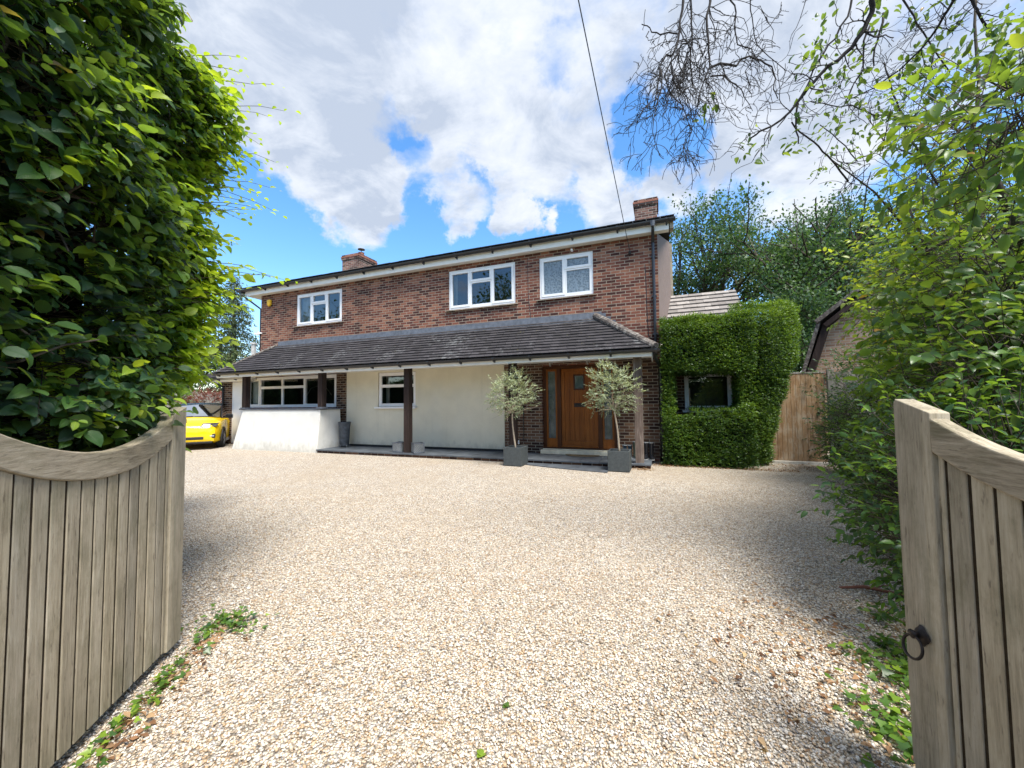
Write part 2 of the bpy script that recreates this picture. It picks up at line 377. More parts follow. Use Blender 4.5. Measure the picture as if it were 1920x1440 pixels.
def m_render(name, col):
    n = NT(name); o = n.obj(); sp = n.nd('ShaderNodeSeparateXYZ'); n.link(o, sp.inputs[0])
    c = n.ramp(n.noise(o, 2.0, 6, .6), [(.3, tuple(x*.93 for x in col)), (.7, tuple(min(1, x*1.05) for x in col))])
    f = n.math('SUBTRACT', n.math('MULTIPLY', n.noise(n.obj((1, 1, .6)), 5.5, 7, .68), 1.2), n.math('MULTIPLY', sp.outputs[2], 1.15))
    c = n.mix(n.ramp(f, [(.24, 0.0), (.62, .45)]), c, (.28, .26, .21))
    st = n.noise(n.obj((1, 1, .05)), 9, 4, .6); c = n.mix(n.ramp(st, [(.58, 0.0), (.78, .16)]), c, (.3, .28, .23))
    h = n.math('ADD', n.noise(o, 150, 3), n.math('MULTIPLY', n.noise(o, 9, 4), 2.0)); n.bump(h, .3, .006)
    MT[name] = n.fin(c, .92, .12)
m_render('cream_render', (.70, .655, .515)); m_render('white_render', (.71, .70, .65))
simple('black_plastic', (.018, .019, .022), .35, .5)
simple('lead', (.095, .107, .13), .6, .4, var=.3, nscale=9, bump=.2)
simple('slate', (.075, .086, .10), .55, .45, var=.4, nscale=4, bump=.25, bscale=40)
simple('zinc', (.062, .072, .085), .6, .4, .1, var=.5, nscale=9, bump=.1)
simple('pale_zinc', (.22, .24, .25), .55, .5, .1, var=.3)
simple('fibre_pot', (.055, .064, .067), .65, .35, var=.22, nscale=25, bump=.15)
simple('soil', (.06, .045, .03), .95, .1, var=.4, nscale=30, bump=.6)
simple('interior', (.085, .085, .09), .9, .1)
simple('curtain', (.42, .42, .40), .95, .05)
simple('blind', (.62, .64, .60), .9, .1)
simple('clad_board', (.20, .15, .13), .6, .3, var=.1)
simple('weathered_board', (.30, .26, .2), .8, .2, var=.35, nscale=5)
simple('terracotta', (.24, .105, .075), .85, .2, var=.3, nscale=14)
simple('pale_mortar', (.48, .45, .40), .9, .1, var=.3, nscale=12, bump=.5)
simple('mat_coir', (.16, .12, .075), .98, .05, var=.3, nscale=50, bump=.6)
simple('iron', (.03, .024, .022), .5, .5, .6, var=.5, nscale=30, bump=.25)
simple('steel', (.45, .46, .47), .3, .5, .9)
simple('boot_blue', (.05, .09, .135), .35, .5)
simple('boot_green', (.055, .065, .045), .45, .5)
simple('boot_black', (.012, .013, .017), .3, .5)
simple('boot_sole', (.35, .36, .36), .6, .3)
simple('car_yellow', (.86, .58, .008), .18, .6, var=.02)
simple('car_black', (.012, .012, .014), .25, .5)
simple('car_trim', (.03, .03, .032), .6, .3)
simple('tyre', (.018, .018, .019), .8, .3)
simple('alloy', (.42, .43, .45), .3, .5, .8)
simple('lamp_lens', (.55, .57, .6), .08, .8)
simple('alarm_yellow', (.85, .50, .03), .4, .4)
simple('concrete', (.42, .41, .39), .9, .15, var=.2)
simple('terrace_tile', (.28, .30, .33), .7, .3)
m_glass('glass'); m_glass('car_glass', (.20, .23, .25), 3.2)

def m_obscure():
    n = NT('obscure_glass'); o = n.obj()
    vo = n.nd('ShaderNodeTexVoronoi', feature='SMOOTH_F1'); vo.inputs['Scale'].default_value = 24; n.link(o, vo.inputs['Vector'])
    col = n.ramp(vo.outputs['Distance'], [(.1, (.10, .135, .165)), (.6, (.20, .25, .29))])
    n.bump(vo.outputs['Distance'], .5, .02); MT['obscure_glass'] = n.fin(col, .22, .6)
    n = NT('leaded_glass'); o = n.obj()
    n.bump(n.noise(o, 60, 4, .6), .5, .01)
    col = n.ramp(n.noise(n.obj((1, 1, 1)), 3, 4, .6), [(.4, (.035, .055, .045)), (.7, (.16, .18, .16))])
    MT['leaded_glass'] = n.fin(col, .15, .8)
m_obscure()
def m_tile():
    n = NT('roof_tile'); o = n.obj()
    a = n.nd('ShaderNodeAttribute', attribute_name='rnd')
    col = n.ramp(a.outputs['Fac'], [(0, (.030, .028, .030)), (.5, (.040, .037, .040)), (1, (.053, .049, .053))])
    li = n.noise(o, 11, 7, .75); reg = n.noise(o, .9, 3, .5)
    f = n.math('ADD', n.math('MULTIPLY', li, .7), n.math('MULTIPLY', reg, .5))
    col = n.mix(n.ramp(f, [(.67, 0.0), (.76, .5)]), col, (.22, .225, .225))
    moss = n.noise(n.obj((1, 1, 1), (5, 3, 1)), 7, 6, .7)
    col = n.mix(n.ramp(moss, [(.63, 0.0), (.70, .7)]), col, (.12, .11, .04))
    n.bump(n.noise(o, 90, 4), .3, .005); MT['roof_tile'] = n.fin(col, .85, .2)
    n = NT('ridge_tile'); o = n.obj()
    col = n.ramp(n.noise(o, 14, 7, .72), [(.38, (.06, .05, .046)), (.52, (.13, .112, .10)), (.66, (.30, .28, .25))])
    n.bump(n.noise(o, 50, 5), .5, .01); MT['ridge_tile'] = n.fin(col, .95, .1)
m_tile()
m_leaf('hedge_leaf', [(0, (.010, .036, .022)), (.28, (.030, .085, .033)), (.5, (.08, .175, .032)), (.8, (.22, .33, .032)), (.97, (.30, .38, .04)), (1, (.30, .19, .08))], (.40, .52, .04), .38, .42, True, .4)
m_leaf('apple_leaf', [(0, (.02, .055, .02)), (.4, (.045, .11, .028)), (.8, (.115, .20, .032)), (.97, (.24, .29, .04)), (1, (.36, .2, .05))], (.42, .50, .05), .36, .38)
m_leaf('box_leaf', [(0, (.020, .058, .010)), (.5, (.050, .115, .015)), (1, (.15, .24, .026))], (.34, .46, .03), .25, .5)
m_leaf('olive_leaf', [(0, (.13, .17, .10)), (.5, (.25, .30, .18)), (1, (.42, .46, .32))], (.5, .55, .3), .2, .5)
m_leaf('far_leaf', [(0, (.012, .040, .017)), (.5, (.034, .085, .028)), (1, (.095, .16, .038))], (.16, .27, .08), .22, .55)
m_leaf('conifer_leaf', [(0, (.016, .035, .014)), (.6, (.05, .085, .026)), (1, (.13, .16, .045))], (.2, .26, .05), .15, .6)
m_leaf('ivy_leaf', [(0, (.025, .07, .014)), (.6, (.08, .16, .025)), (1, (.20, .30, .03))], (.36, .5, .05), .25, .35)
m_leaf('dead_leaf', [(0, (.10, .05, .028)), (.5, (.26, .14, .075)), (1, (.46, .34, .2))], (.4, .25, .1), .12, .8, spec=.2)
m_leaf('red_leaf', [(0, (.10, .02, .02)), (1, (.22, .07, .05))], (.3, .1, .05), .2, .6)
n = NT('hedge_shade_core'); MT['hedge_shade_core'] = n.fin((.008, .013, .006), .95, .05)  # near-black fill standing for the shade deep inside the hedges
# ------------------------------------------------------------------ ground
g = MB(); g.quad((-300, -120, -.03), (300, -120, -.03), (300, 500, -.03), (-300, 500, -.03))
simple('earth', (.075, .085, .035), .95, .1, var=.4, nscale=1.2, bump=.6, bscale=20)
tag(g.build('ground', MT['earth']), kind='structure')
g = MB(); g.quad((-26, -2.2, 0), (2.2, -2.2, 0), (2.35, 1.5, 0), (4.4, 3.2, 0), (9.5, 8.2, 0), (7, 14, 0), (-12, 24, 0), (-26, 26, 0))
tag(g.build('gravel_driveway', MT['gravel']), kind='structure')
g = MB(); g.quad((-40, -9, -.004), (40, -9, -.004), (40, -3.2, -.004), (-40, -3.2, -.004))
simple('asphalt', (.05, .05, .052), .9, .3, var=.2, nscale=40)
tag(g.build('road', MT['asphalt']), kind='structure')

# ------------------------------------------------------------------ house
house = empty('brick_house', HO, HROT, 'two-storey red brick house with cream porch wall, dark tiled porch roof and oak front door', 'house')
VW = 1.10
def wall_panel(mb, u0, u1, z0, z1, holes, v=VW, th=.12):
    us = sorted({u0, u1, *[h[0] for h in holes], *[h[1] for h in holes]}); us = [u for u in us if u0 <= u <= u1]
    zs = sorted({z0, z1, *[h[2] for h in holes], *[h[3] for h in holes]}); zs = [z for z in zs if z0 <= z <= z1]
    for i in range(len(us)-1):
        for j in range(len(zs)-1):
            cu = (us[i]+us[i+1])/2; cz = (zs[j]+zs[j+1])/2
            if any(h[0] < cu < h[1] and h[2] < cz < h[3] for h in holes): continue
            mb.quad((us[i], v, zs[j]), (us[i+1], v, zs[j]), (us[i+1], v, zs[j+1]), (us[i], v, zs[j+1]))
    for a, b, c, d in holes:
        a, b, c, d = max(a, u0), min(b, u1), max(c, z0), min(d, z1)
        mb.quad((a, v, c), (a, v+th, c), (a, v+th, d), (a, v, d)); mb.quad((b, v, c), (b, v, d), (b, v+th, d), (b, v+th, c))
        mb.quad((a, v, c), (b, v, c), (b, v+th, c), (a, v+th, c)); mb.quad((a, v, d), (a, v+th, d), (b, v+th, d), (b, v, d))
W1 = (-10.66, -8.60, 4.15, 5.25); W2 = (-4.59, -2.51, 4.12, 5.27); W3 = (-1.83, -.41, 4.14, 5.25)
WL = (-7.09, -5.71, 1.33, 2.38); WB = (-13.12, -8.80, 1.33, 2.42); DR = (-1.80, .10, .22, 2.36); LD = (-13.92, -13.25, .02, 2.30)
b = MB()
wall_panel(b, -12.40, 1.05, 2.75, 5.50, [W1, W2, W3])
wall_panel(b, -14.45, 1.05, 0, 2.75, [WL, WB, DR, LD])
for a, c, z0, z1 in (((-12.4, VW), (-12.4, 8.6), 2.75, 5.5), ((-14.45, VW), (-14.45, 7.0), 0, 2.6), ((1.05, VW), (1.05, 8.6), 0, 5.5), ((-12.4, 8.6), (1.05, 8.6), 0, 5.5), ((-14.45, 7.0), (-12.4, 7.0), 0, 2.6)):
    b.quad((a[0], a[1], z0), (c[0], c[1], z0), (c[0], c[1], z1), (a[0], a[1], z1))
b.build('brick_wall', MT['brick'], house)
# darker brown brick of the porch wall beside the door, laid 6 mm proud
for a, c, z_ in ((-2.86, -1.80, .1), (.10, 1.056, .1), (-8.80, -8.345, .1), (-14.45, -13.92, 0)):
    b = MB(); b.box((a, VW-.006, z_), (c, VW+.02, 2.5 if z_ > 0 else 2.42)); b.build('porch_brick_wall', MT['porch_brick'], house)
b = MB(); wall_panel(b, -8.345, -2.86, .16, 2.5, [WL], VW-.03, .03)
b.quad((-8.345, VW-.03, .16), (-8.345, VW-.03, 2.5), (-8.345, VW, 2.5), (-8.345, VW, .16))
b.quad((-2.86, VW-.03, .16), (-2.86, VW, .16), (-2.86, VW, 2.5), (-2.86, VW-.03, 2.5))
tag(b.build('rendered_wall', MT['cream_render'], house), 'smooth cream rendered wall under the porch roof')
b = MB(); b.box((-8.345, VW-.012, .1), (-2.86, VW, .16)); b.build('base_strip', MT['black_plastic'], house)

# interior rooms (shallow boxes behind the windows)
b = MB()
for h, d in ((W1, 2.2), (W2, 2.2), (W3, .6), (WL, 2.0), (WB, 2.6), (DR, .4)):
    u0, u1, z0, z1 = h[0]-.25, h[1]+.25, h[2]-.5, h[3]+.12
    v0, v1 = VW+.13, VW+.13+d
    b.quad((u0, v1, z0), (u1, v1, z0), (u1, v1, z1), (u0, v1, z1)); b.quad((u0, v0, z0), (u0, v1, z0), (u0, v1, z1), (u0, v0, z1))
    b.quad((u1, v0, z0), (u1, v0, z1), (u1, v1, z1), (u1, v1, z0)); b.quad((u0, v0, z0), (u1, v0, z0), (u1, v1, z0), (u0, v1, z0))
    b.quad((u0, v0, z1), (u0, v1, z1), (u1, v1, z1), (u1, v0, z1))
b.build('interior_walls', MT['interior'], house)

def window(hole, cells, v=VW, frame=.055, sash=.045, glass='glass', sill='tile', label=None, name='window', rec=.035):
    """cells: list of (u0,u1,z0,z1) fractions of the opening, sash flag"""
    u0, u1, z0, z1 = hole
    f = MB(); d = .07; y0 = v+rec; y1 = y0+d
    e = .004
    f.box((u0+e, y0, z0+e), (u1-e, y1, z0+frame)); f.box((u0+e, y0, z1-frame), (u1-e, y1, z1-e))
    f.box((u0+e, y0, z0+frame), (u0+frame, y1, z1-frame)); f.box((u1-frame, y0, z0+frame), (u1-e, y1, z1-frame))
    U0, U1, Z0, Z1 = u0+frame, u1-frame, z0+frame, z1-frame
    p = MB()
    for cu0, cu1, cz0, cz1, op in cells:
        a, bb, c, dd = U0+(U1-U0)*cu0, U0+(U1-U0)*cu1, Z0+(Z1-Z0)*cz0, Z0+(Z1-Z0)*cz1
        s = sash + (.018 if op else 0); yy = y0-(.014 if op else -.003)
        f.box((a, yy, c), (bb, y1-.004, c+s)); f.box((a, yy, dd-s), (bb, y1-.004, dd))
        f.box((a, yy, c+s), (a+s, y1-.004, dd-s)); f.box((bb-s, yy, c+s), (bb, y1-.004, dd-s))
        y = y0+.03
        p.quad((a+s-.003, y, c+s-.003), (bb-s+.003, y, c+s-.003), (bb-s+.003, y, dd-s+.003), (a+s-.003, y, dd-s+.003))
        # dark gasket round the pane
    w = f.build(name, MT['upvc'], house, bevel=.004)
    if label: w['label'] = label
    p.build('pane', MT[glass], w)
    s = MB()
    if sill == 'tile':
        n_ = int((u1-u0+.16)/.165)
        for i in range(n_):
            x = u0-.08+i*(u1-u0+.16)/n_
            s.prism([(v-.075, z0-.050), (v+.04, z0-.022), (v+.04, z0-.003), (v-.075, z0-.030)], 0, x+.003, x+(u1-u0+.16)/n_-.003)
        s.build('sill', MT['weathered_board'], w)
    elif sill == 'white':
        s.box((u0-.06, v-.115, z0-.055), (u1+.06, v+.03, z0-.004)); s.build('sill', MT['upvc'], w, bevel=.005)
    return w
T = .33
w1 = window(W1, [(0, .33, 0, 1, 1), (.33, .665, 1-T, 1, 1), (.33, .665, 0, 1-T, 0), (.665, 1, 0, 1, 1)], label='white three-light window nearest the alarm box')
w2 = window(W2, [(0, .32, 0, 1, 1), (.32, .665, 1-T, 1, 1), (.32, .665, 0, 1-T, 0), (.665, 1, 0, 1, 1)], label='white three-light window in the middle of the upper storey')
w3 = window(W3, [(0, .48, 0, 1, 1), (.48, 1, 1-T, 1, 1), (.48, 1, 0, 1-T, 0)], glass='obscure_glass', label='white two-light window with patterned obscure glass')
wl = window(WL, [(0, 1, .62, 1, 0), (0, 1, 0, .62, 0)], v=VW-.03, sill='white', label='white window in the cream wall behind a dark post')
def fu(u): return (u-(WB[0]+.055))/((WB[1]-.055)-(WB[0]+.055))
c1, c2, c3, c4 = fu(-12.44), fu(-11.33), fu(-10.27), fu(-9.55)
wb = window(WB, [(0, c1, 0, 1, 1), (c1, c2, 1-T, 1, 0), (c1, c2, 0, 1-T, 0), (c2, c3, 1-T, 1, 0), (c2, c3, 0, 1-T, 0), (c3, c4, 0, 1, 1), (c4, 1, 0, 1, 1)], sill=None, label='long white window above the white rendered wall')
# things seen through the glass: curtains and a blind
def curtain(u0, u1, z0, z1, v, mat, par, name='curtain'):
    m = MB(); n_ = 22
    vs = []
    for i in range(n_+1):
        u = u0+(u1-u0)*i/n_; y = v+.022*math.sin(i*1.9)
        vs += [(u, y, z0), (u, y, z1)]
    m.add(vs, [(2*i, 2*i+2, 2*i+3, 2*i+1) for i in range(n_)]); return m.build(name, mat, par, smooth=True)
curtain(-10.62, -10.22, 4.0, 5.3, VW+.22, MT['curtain'], w1); curtain(-8.95, -8.68, 4.0, 5.3, VW+.22, MT['curtain'], w1)
curtain(-4.55, -4.40, 4.0, 5.3, VW+.22, MT['curtain'], w2)
curtain(-13.05, -12.45, 1.3, 2.45, VW+.20, MT['blind'], wb, 'blind')
curtain(-9.12, -8.98, 1.3, 2.45, VW+.3, MT['curtain'], wb)
curtain(-7.05, -6.9, 1.3, 2.45, VW+.3, MT['curtain'], wl)
m = MB(); m.tube([(-11.2, VW+.9, 1.0), (-11.15, VW+.9, 1.75), (-10.95, VW+.9, 2.02), (-10.6, VW+.9, 2.1), (-10.2, VW+.9, 2.02), (-9.95, VW+.9, 1.75)], .014, 6)
m.build('arc_lamp', MT['steel'], house)

# white side door at the far left
m = MB(); m.box((-13.915, VW+.02, .03), (-13.255, VW+.08, 2.295)); m.box((-13.80, VW+.008, .2), (-13.37, VW+.02, 2.15)); m.build('side_door', MT['upvc'], house, bevel=.006)

# ---- front door
u0, u1, z0, z1 = DR; y0 = VW+.07
dm = MB()
for a, c in ((u0+.002, u0+.09), (-1.42, -1.315), (-.375, -.27), (u1-.09, u1-.002)): dm.box((a, y0, z0+.03), (c, y0+.1, z1-.08))
dm.box((u0+.002, y0, z1-.08), (u1-.002, y0+.1, z1-.002)); dm.box((u0+.002, y0-.03, z0+.002), (u1-.002, y0+.1, z0+.03))
df = dm.build('door_frame', MT['dark_oak'], house, bevel=.006)
for a, c in ((u0+.09, -1.42), (-.27, u1-.09)):
    sm = MB(); q = .045
    sm.box((a, y0+.02, z0+.03), (c, y0+.07, z0+.26)); sm.box((a, y0+.02, z1-.14), (c, y0+.07, z1-.08))
    sm.box((a, y0+.02, z0+.26), (a+q, y0+.07, z1-.14)); sm.box((c-q, y0+.02, z0+.26), (c, y0+.07, z1-.14))
    sl_ = sm.build('sidelight', MT['oak'], house, bevel=.004)
    gm = MB(); gm.quad((a+q, y0+.05, z0+.26), (c-q, y0+.05, z0+.26), (c-q, y0+.05, z1-.14), (a+q, y0+.05, z1-.14)); gm.build('pane', MT['leaded_glass'], sl_)
    lm = MB()
    for x in (a+q+.04, c-q-.04): lm.box((x-.004, y0+.043, z0+.26), (x+.004, y0+.048, z1-.14))
    for z in (z0+.31, z0+.85, z0+1.38, z1-.19): lm.box((a+q, y0+.042, z-.004), (c-q, y0+.049, z+.004))
    lm.build('leading', MT['lead'], sl_)
dl = MB(); a, c = -1.315, -.375
dl.box((a+.004, y0+.03, z0+.035), (a+.09, y0+.075, z1-.085)); dl.box((c-.09, y0+.03, z0+.035), (c-.004, y0+.075, z1-.085))
dl.box((a+.09, y0+.03, z1-.17), (c-.09, y0+.075, z1-.085)); dl.box((a+.09, y0+.03, z0+.035), (c-.09, y0+.075, z0+.2))
npl = 6; wpl = (c-a-.18)/npl
for i in range(npl):
    x0_ = a+.09+i*wpl
    if i in (2, 3):
        dl.box((x0_+.003, y0+.045, z0+.2), (x0_+wpl-.003, y0+.075, 1.74)); dl.box((x0_+.003, y0+.045, 2.10), (x0_+wpl-.003, y0+.075, z1-.17))
    else: dl.box((x0_+.003, y0+.045, z0+.2), (x0_+wpl-.003, y0+.075, z1-.17))
dl.box((a+.09, y0+.056, z0+.2), (a+.09+2*wpl, y0+.07, z1-.17)); dl.box((c-.09-2*wpl, y0+.056, z0+.2), (c-.09, y0+.07, z1-.17)); dl.box((a+.09+2*wpl, y0+.056, z0+.2), (c-.09-2*wpl, y0+.07, 1.74))
wx0, wx1 = a+.09+2*wpl, a+.09+4*wpl
dl.box((a+.004, y0-.01, z0+.04), (c-.004, y0+.03, z0+.085))
door = dl.build('front_door', MT['oak'], house, bevel=.003)
dw = MB()
for q in ((wx0-.02, wx1+.02, 1.72, 1.755), (wx0-.02, wx1+.02, 2.085, 2.12), (wx0-.02, wx0+.015, 1.755, 2.085), (wx1-.015, wx1+.02, 1.755, 2.085)): dw.box((q[0], y0+.03, q[2]), (q[1], y0+.06, q[3]))
dw.build('window_surround', MT['dark_oak'], door, bevel=.003)
dw = MB(); dw.quad((wx0, y0+.055, 1.75), (wx1, y0+.055, 1.75), (wx1, y0+.055, 2.09), (wx0, y0+.055, 2.09)); dw.build('pane', MT['leaded_glass'], door)
dw = MB(); dw.box((wx0-.01, y0+.03, 1.285), (wx1+.01, y0+.044, 1.385)); dw.box((wx0+.03, y0+.022, 1.305), (wx1-.03, y0+.031, 1.35)); dw.build('letterbox', MT['iron'], door, bevel=.004)
dw = MB(); dw.box((c-.062, y0+.018, 1.16), (c-.028, y0+.031, 1.40)); dw.tube([(c-.045, y0+.02, 1.33), (c-.045, y0-.03, 1.33), (c-.15, y0-.03, 1.325)], .009, 8); dw.build('handle', MT['iron'], door)
dm = MB(); dm.box((u0-.02, VW-.16, .102), (u1+.1, VW-.008, .2)); dm.box((u0-.0, VW-.008, .102), (u1-.0, y0+.1, .219)); dm.build('doorstep', MT['cream_render'], house, bevel=.008)
dm = MB(); dm.cbox((-2.51, VW-.03, .36), (.15, .06, .1)); dm.build('outdoor_socket', MT['upvc'], house, bevel=.01)
dm = MB(); dm.lathe([(.0, -.02), (.045, -.02), (.05, 0), (.04, .03), (0, .035)], (-1.98, VW-.03, 1.62), 10); dm.build('doorbell', MT['iron'], house)
dm = MB(); dm.tube([(-2.32, VW-.02, 2.3), (-2.315, VW-.02, 1.2), (-2.32, VW-.02, .42)], .010, 5); dm.build('door_cable', MT['black_plastic'], house)

# ---- step with slate paving, and slabs in front
b = MB(); b.box((-8.42, .02, 0), (.86, VW-.02, .062)); b.build('step_base', MT['porch_brick'], house)
b = MB(); rng = random.Random(3)
x = -8.44
while x < .87:
    wd = min(rng.choice([.45, .6, .75]), .88-x)
    for (ya, yb) in ((-.015, .56), (.568, VW-.03)): b.box((x+.004, ya, .064), (x+wd-.004, yb, .1+rng.uniform(-.0015, .0015)))
    x += wd
b.build('slate_step', MT['slate'], house, bevel=.003)
b = MB()
for q in ([(-1.95, -.02), (-1.95, -.20), (-1.30, -.42), (-1.30, -.02)], [(-1.29, -.02), (-1.29, -.42), (-.62, -.58), (-.62, -.02)], [(-.61, -.02), (-.61, -.585), (.06, -.70), (.06, -.02)]):
    b.prism(q, 2, .003, .018)
b.build('slate_slabs', MT['slate'], house)

# ---- low battered white wall with slate coping
b = MB()
b.add([(-12.06, -.06, 0), (-8.42, .0, 0), (-8.40, .95, 0), (-12.06, .95, 0), (-11.74, .06, 1.27), (-8.36, .06, 1.27), (-8.40, .86, 1.27), (-11.74, .86, 1.27)],
      [(0, 1, 5, 4), (1, 2, 6, 5), (2, 3, 7, 6), (3, 0, 4, 7), (4, 5, 6, 7)])
lw = b.build('low_wall', MT['white_render'], house, bevel=.012)
tag(lw, 'battered white rendered low wall below the long window')
b = MB(); b.box((-11.79, .03, 1.271), (-8.33, .90, 1.305)); b.box((-13.2, .90, 1.26), (-8.78, VW-.007, 1.305)); b.build('coping', MT['lead'], house, bevel=.004)
# ---- posts
for u, mat, zb in ((.645, 'old_post_wood', .1), (-2.24, 'post_wood', .1), (-5.28, 'post_wood', .1), (-8.36, 'post_wood', 1.34), (-11.68, 'post_wood', 1.34)):
    b = MB(); b.box((u-.085, .035, zb), (u+.085, .205, 2.434)); p_ = b.build('porch_post', MT[mat], house, bevel=.008)
    b = MB(); b.box((u-.11, .01, zb-(.04 if zb > 1 else .0)), (u+.11, .23, zb+.012)); b.build('post_base', MT['lead'], p_)
tagp = [o for o in COL.objects if o.name.startswith('porch_post')]
tagp[0]['label'] = 'weathered pale-footed porch post beside the boots'

# ---- porch roof
def courses(mb, e0, e1, t0, t1, gauge=.1, width=.165, th=.014, rnd=None, rng=random.Random(5), hips=(None, None), at=None):
    """plain tiles on the plane from the eave line e0-e1 to the top line t0-t1"""
    e0, e1, t0, t1 = [Vector(p) for p in (e0, e1, t0, t1)]
    Ls = ((t0+t1)/2-(e0+e1)/2).length; L0 = (t0-e0).length
    upv = ((e1-e0).normalized()).cross(Vector((0, 0, 1)))
    n_ = int(round((( (t0-e0)-(t0-e0).project(e1-e0)).length)/gauge))
    nrm = (e1-e0).cross(t0-e0).normalized()
    if nrm.z < 0: nrm = -nrm
    for k in range(n_):
        f0, f1 = k/n_, min(1, (k+1.25)/n_)
        a0, a1 = e0.lerp(t0, f0), e1.lerp(t1, f0); b0, b1 = e0.lerp(t0, f1), e1.lerp(t1, f1)
        L = (a1-a0).length; m = max(1, int(L/width)); off = (.5 if k % 2 else 0)
        xs = [0.0]+[(i+off)/m for i in range(1, m)]+[1.0]
        for i in range(len(xs)-1):
            g_ = .0025/L; x0_, x1_ = xs[i]+g_, xs[i+1]-g_
            lift = th*rng.uniform(1.75, 2.1); dr = rng.uniform(-.003, .003)
            p = [a0.lerp(a1, x0_), a0.lerp(a1, x1_), b0.lerp(b1, x1_), b0.lerp(b1, x0_)]
            sl = (b0-a0).normalized()*dr
            q0, q1 = p[0]+nrm*lift+sl, p[1]+nrm*lift+sl
            q2, q3 = p[2]+nrm*th*.5, p[3]+nrm*th*.5
            r = rng.random()
            mb.add([q0-nrm*th, q1-nrm*th, q2-nrm*th*.45, q3-nrm*th*.45, q0, q1, q2, q3], [(4, 5, 6, 7), (0, 1, 5, 4), (1, 2, 6, 5), (3, 0, 4, 7)])
            at += [r]*8
def tile_roof(name, planes, parent, label=None, **k):
    mb = MB(); at = []
    for p in planes: courses(mb, *p, at=at, **k)
    o = mb.build(name, MT['roof_tile'], parent)
    a = o.data.attributes.new('rnd', 'FLOAT', 'POINT'); a.data.foreach_set('value', at)
    if label: o['label'] = label
    return o
EZ, TZ, EVV = 2.50, 3.50, -.26
pr = tile_roof('porch_roof', [((-12.68, EVV, EZ), (1.02, EVV, EZ), (-11.50, VW-.01, TZ), (-.30, VW-.01, TZ)),
                              ((1.02, EVV, EZ), (1.02, VW-.02, EZ), (-.30, VW-.02, TZ-.01), (-.30, VW-.01, TZ))], house, 'dark plain-tiled porch roof with lichen', gauge=.135, th=.022, width=.2)
lr = tile_roof('side_roof', [((-15.0, .62, 2.44), (-12.3, .62, 2.44), (-14.4, 1.25, 2.93), (-12.4, 1.25, 2.93)),
                             ((-14.95, 6.5, 2.44), (-14.95, .62, 2.44), (-14.4, 6.0, 2.93), (-14.4, 1.25, 2.93))], house)
b = MB(); b.quad((-14.4, 1.25, 2.93), (-12.4, 1.25, 2.93), (-12.4, 7, 2.93), (-14.4, 7, 2.93)); b.quad((-12.68, EVV, EZ), (-12.68, VW, EZ), (-11.5, VW, TZ)); b.build('flat_roof', MT['lead'], house)
def ridge(path0, path1, n_, r, parent, name='hip_tiles'):
    mb = MB(); p0, p1 = Vector(path0), Vector(path1)
    for i in range(n_):
        a = p0.lerp(p1, i/n_); c = p0.lerp(p1, (i+1.06)/n_)
        mb.tube([a, c], [r*1.10, r*.93], 12)
    return mb.build(name, MT['ridge_tile'], parent, smooth=False, bevel=.01)
ridge((1.02, EVV+.03, EZ+.03), (-.36, VW-.06, TZ+.05), 4, .085, pr)
ridge((-12.66, EVV+.03, EZ+.01), (-11.52, VW-.05, TZ+.02), 5, .05, pr)
# lead flashing along the top, and stepped flashing at the right
b = MB(); x = -11.5; rng = random.Random(8)
while x < -.25:
    x2 = min(x+1.5, -.25); b.add([(x, VW-.012, 3.66+rng.uniform(-.006, .006)), (x2+.03, VW-.012, 3.66), (x2+.03, VW-.03, 3.50), (x, VW-.03, 3.50), (x2+.03, VW-.17, 3.42), (x, VW-.17, 3.42)], [(3, 2, 1, 0), (5, 4, 2, 3)]); x = x2
fl = b.build('flashing', MT['lead'], house)
b = MB()
for k in range(10):
    z = 3.62-k*.1; u = -.30+k*.118
    b.box((u-.04, VW-.009, z-.13), (u+.18, VW-.002, z))
b.build('stepped_flashing', MT['lead'], fl)
# fascia, soffit, gutter
b = MB(); b.box((-12.66, -.215, 2.34), (.95, -.19, 2.50)); b.box((-12.66, -.19, 2.34), (-12.63, VW, 2.5)); b.box((.925, -.19, 2.345), (.95, VW-.01, 2.5))
b.box((-14.9, .66, 2.30), (-12.67, .68, 2.44))
b.build('porch_fascia', MT['white_paint'], house, bevel=.004)
b = MB(); b.box((-12.63, -.188, 2.435), (.924, VW-.04, 2.45)); b.box((-14.9, .69, 2.30), (-12.67, VW-.007, 2.315)); b.build('porch_soffit', MT['white_paint'], house)
def gutter(name, a, c, z, v, par, r=.055, brk=.9, hop=None):
    mb = MB(); n_ = 8
    pr_ = [(v-r*math.cos(math.pi*k/n_), z-r*1.1*math.sin(math.pi*k/n_)) for k in range(n_+1)]
    pr2 = [(v-(r-.006)*math.cos(math.pi*k/n_), z-(r-.006)*1.1*math.sin(math.pi*k/n_)) for k in range(n_, -1, -1)]
    mb.prism(pr_+pr2, 0, a, c)
    x = a+.25
    while x < c:
        mb.prism([(v-r-.006, z+.006), (v-r-.006, z-.03), (v-.02, z-r*1.1-.014), (v+r+.02, z-r*1.1-.05), (v+r+.03, z-r*1.1-.05), (v+r+.03, z)], 0, x-.02, x+.02); x += brk
    return mb.build(name, MT['black_plastic'], par, smooth=False)
gutter('porch_gutter', -12.72, 1.10, 2.485, -.28, house, r=.062)
gutter('side_gutter', -15.05, -12.74, 2.42, .60, house)
def spot(u, v, z):
    m = MB(); m.cbox((u, v, z-.012), (.1, .06, .024)); m.tube([(u-.03, v, z-.02), (u-.03, v, z-.05), (u-.01, v-.02, z-.10)], .022, 8); m.tube([(u+.03, v, z-.02), (u+.03, v, z-.05)], .008, 6)
    return m.build('spotlight', MT['steel'], house)
spot(-1.50, .93, 2.433); spot(-.55, .93, 2.433)
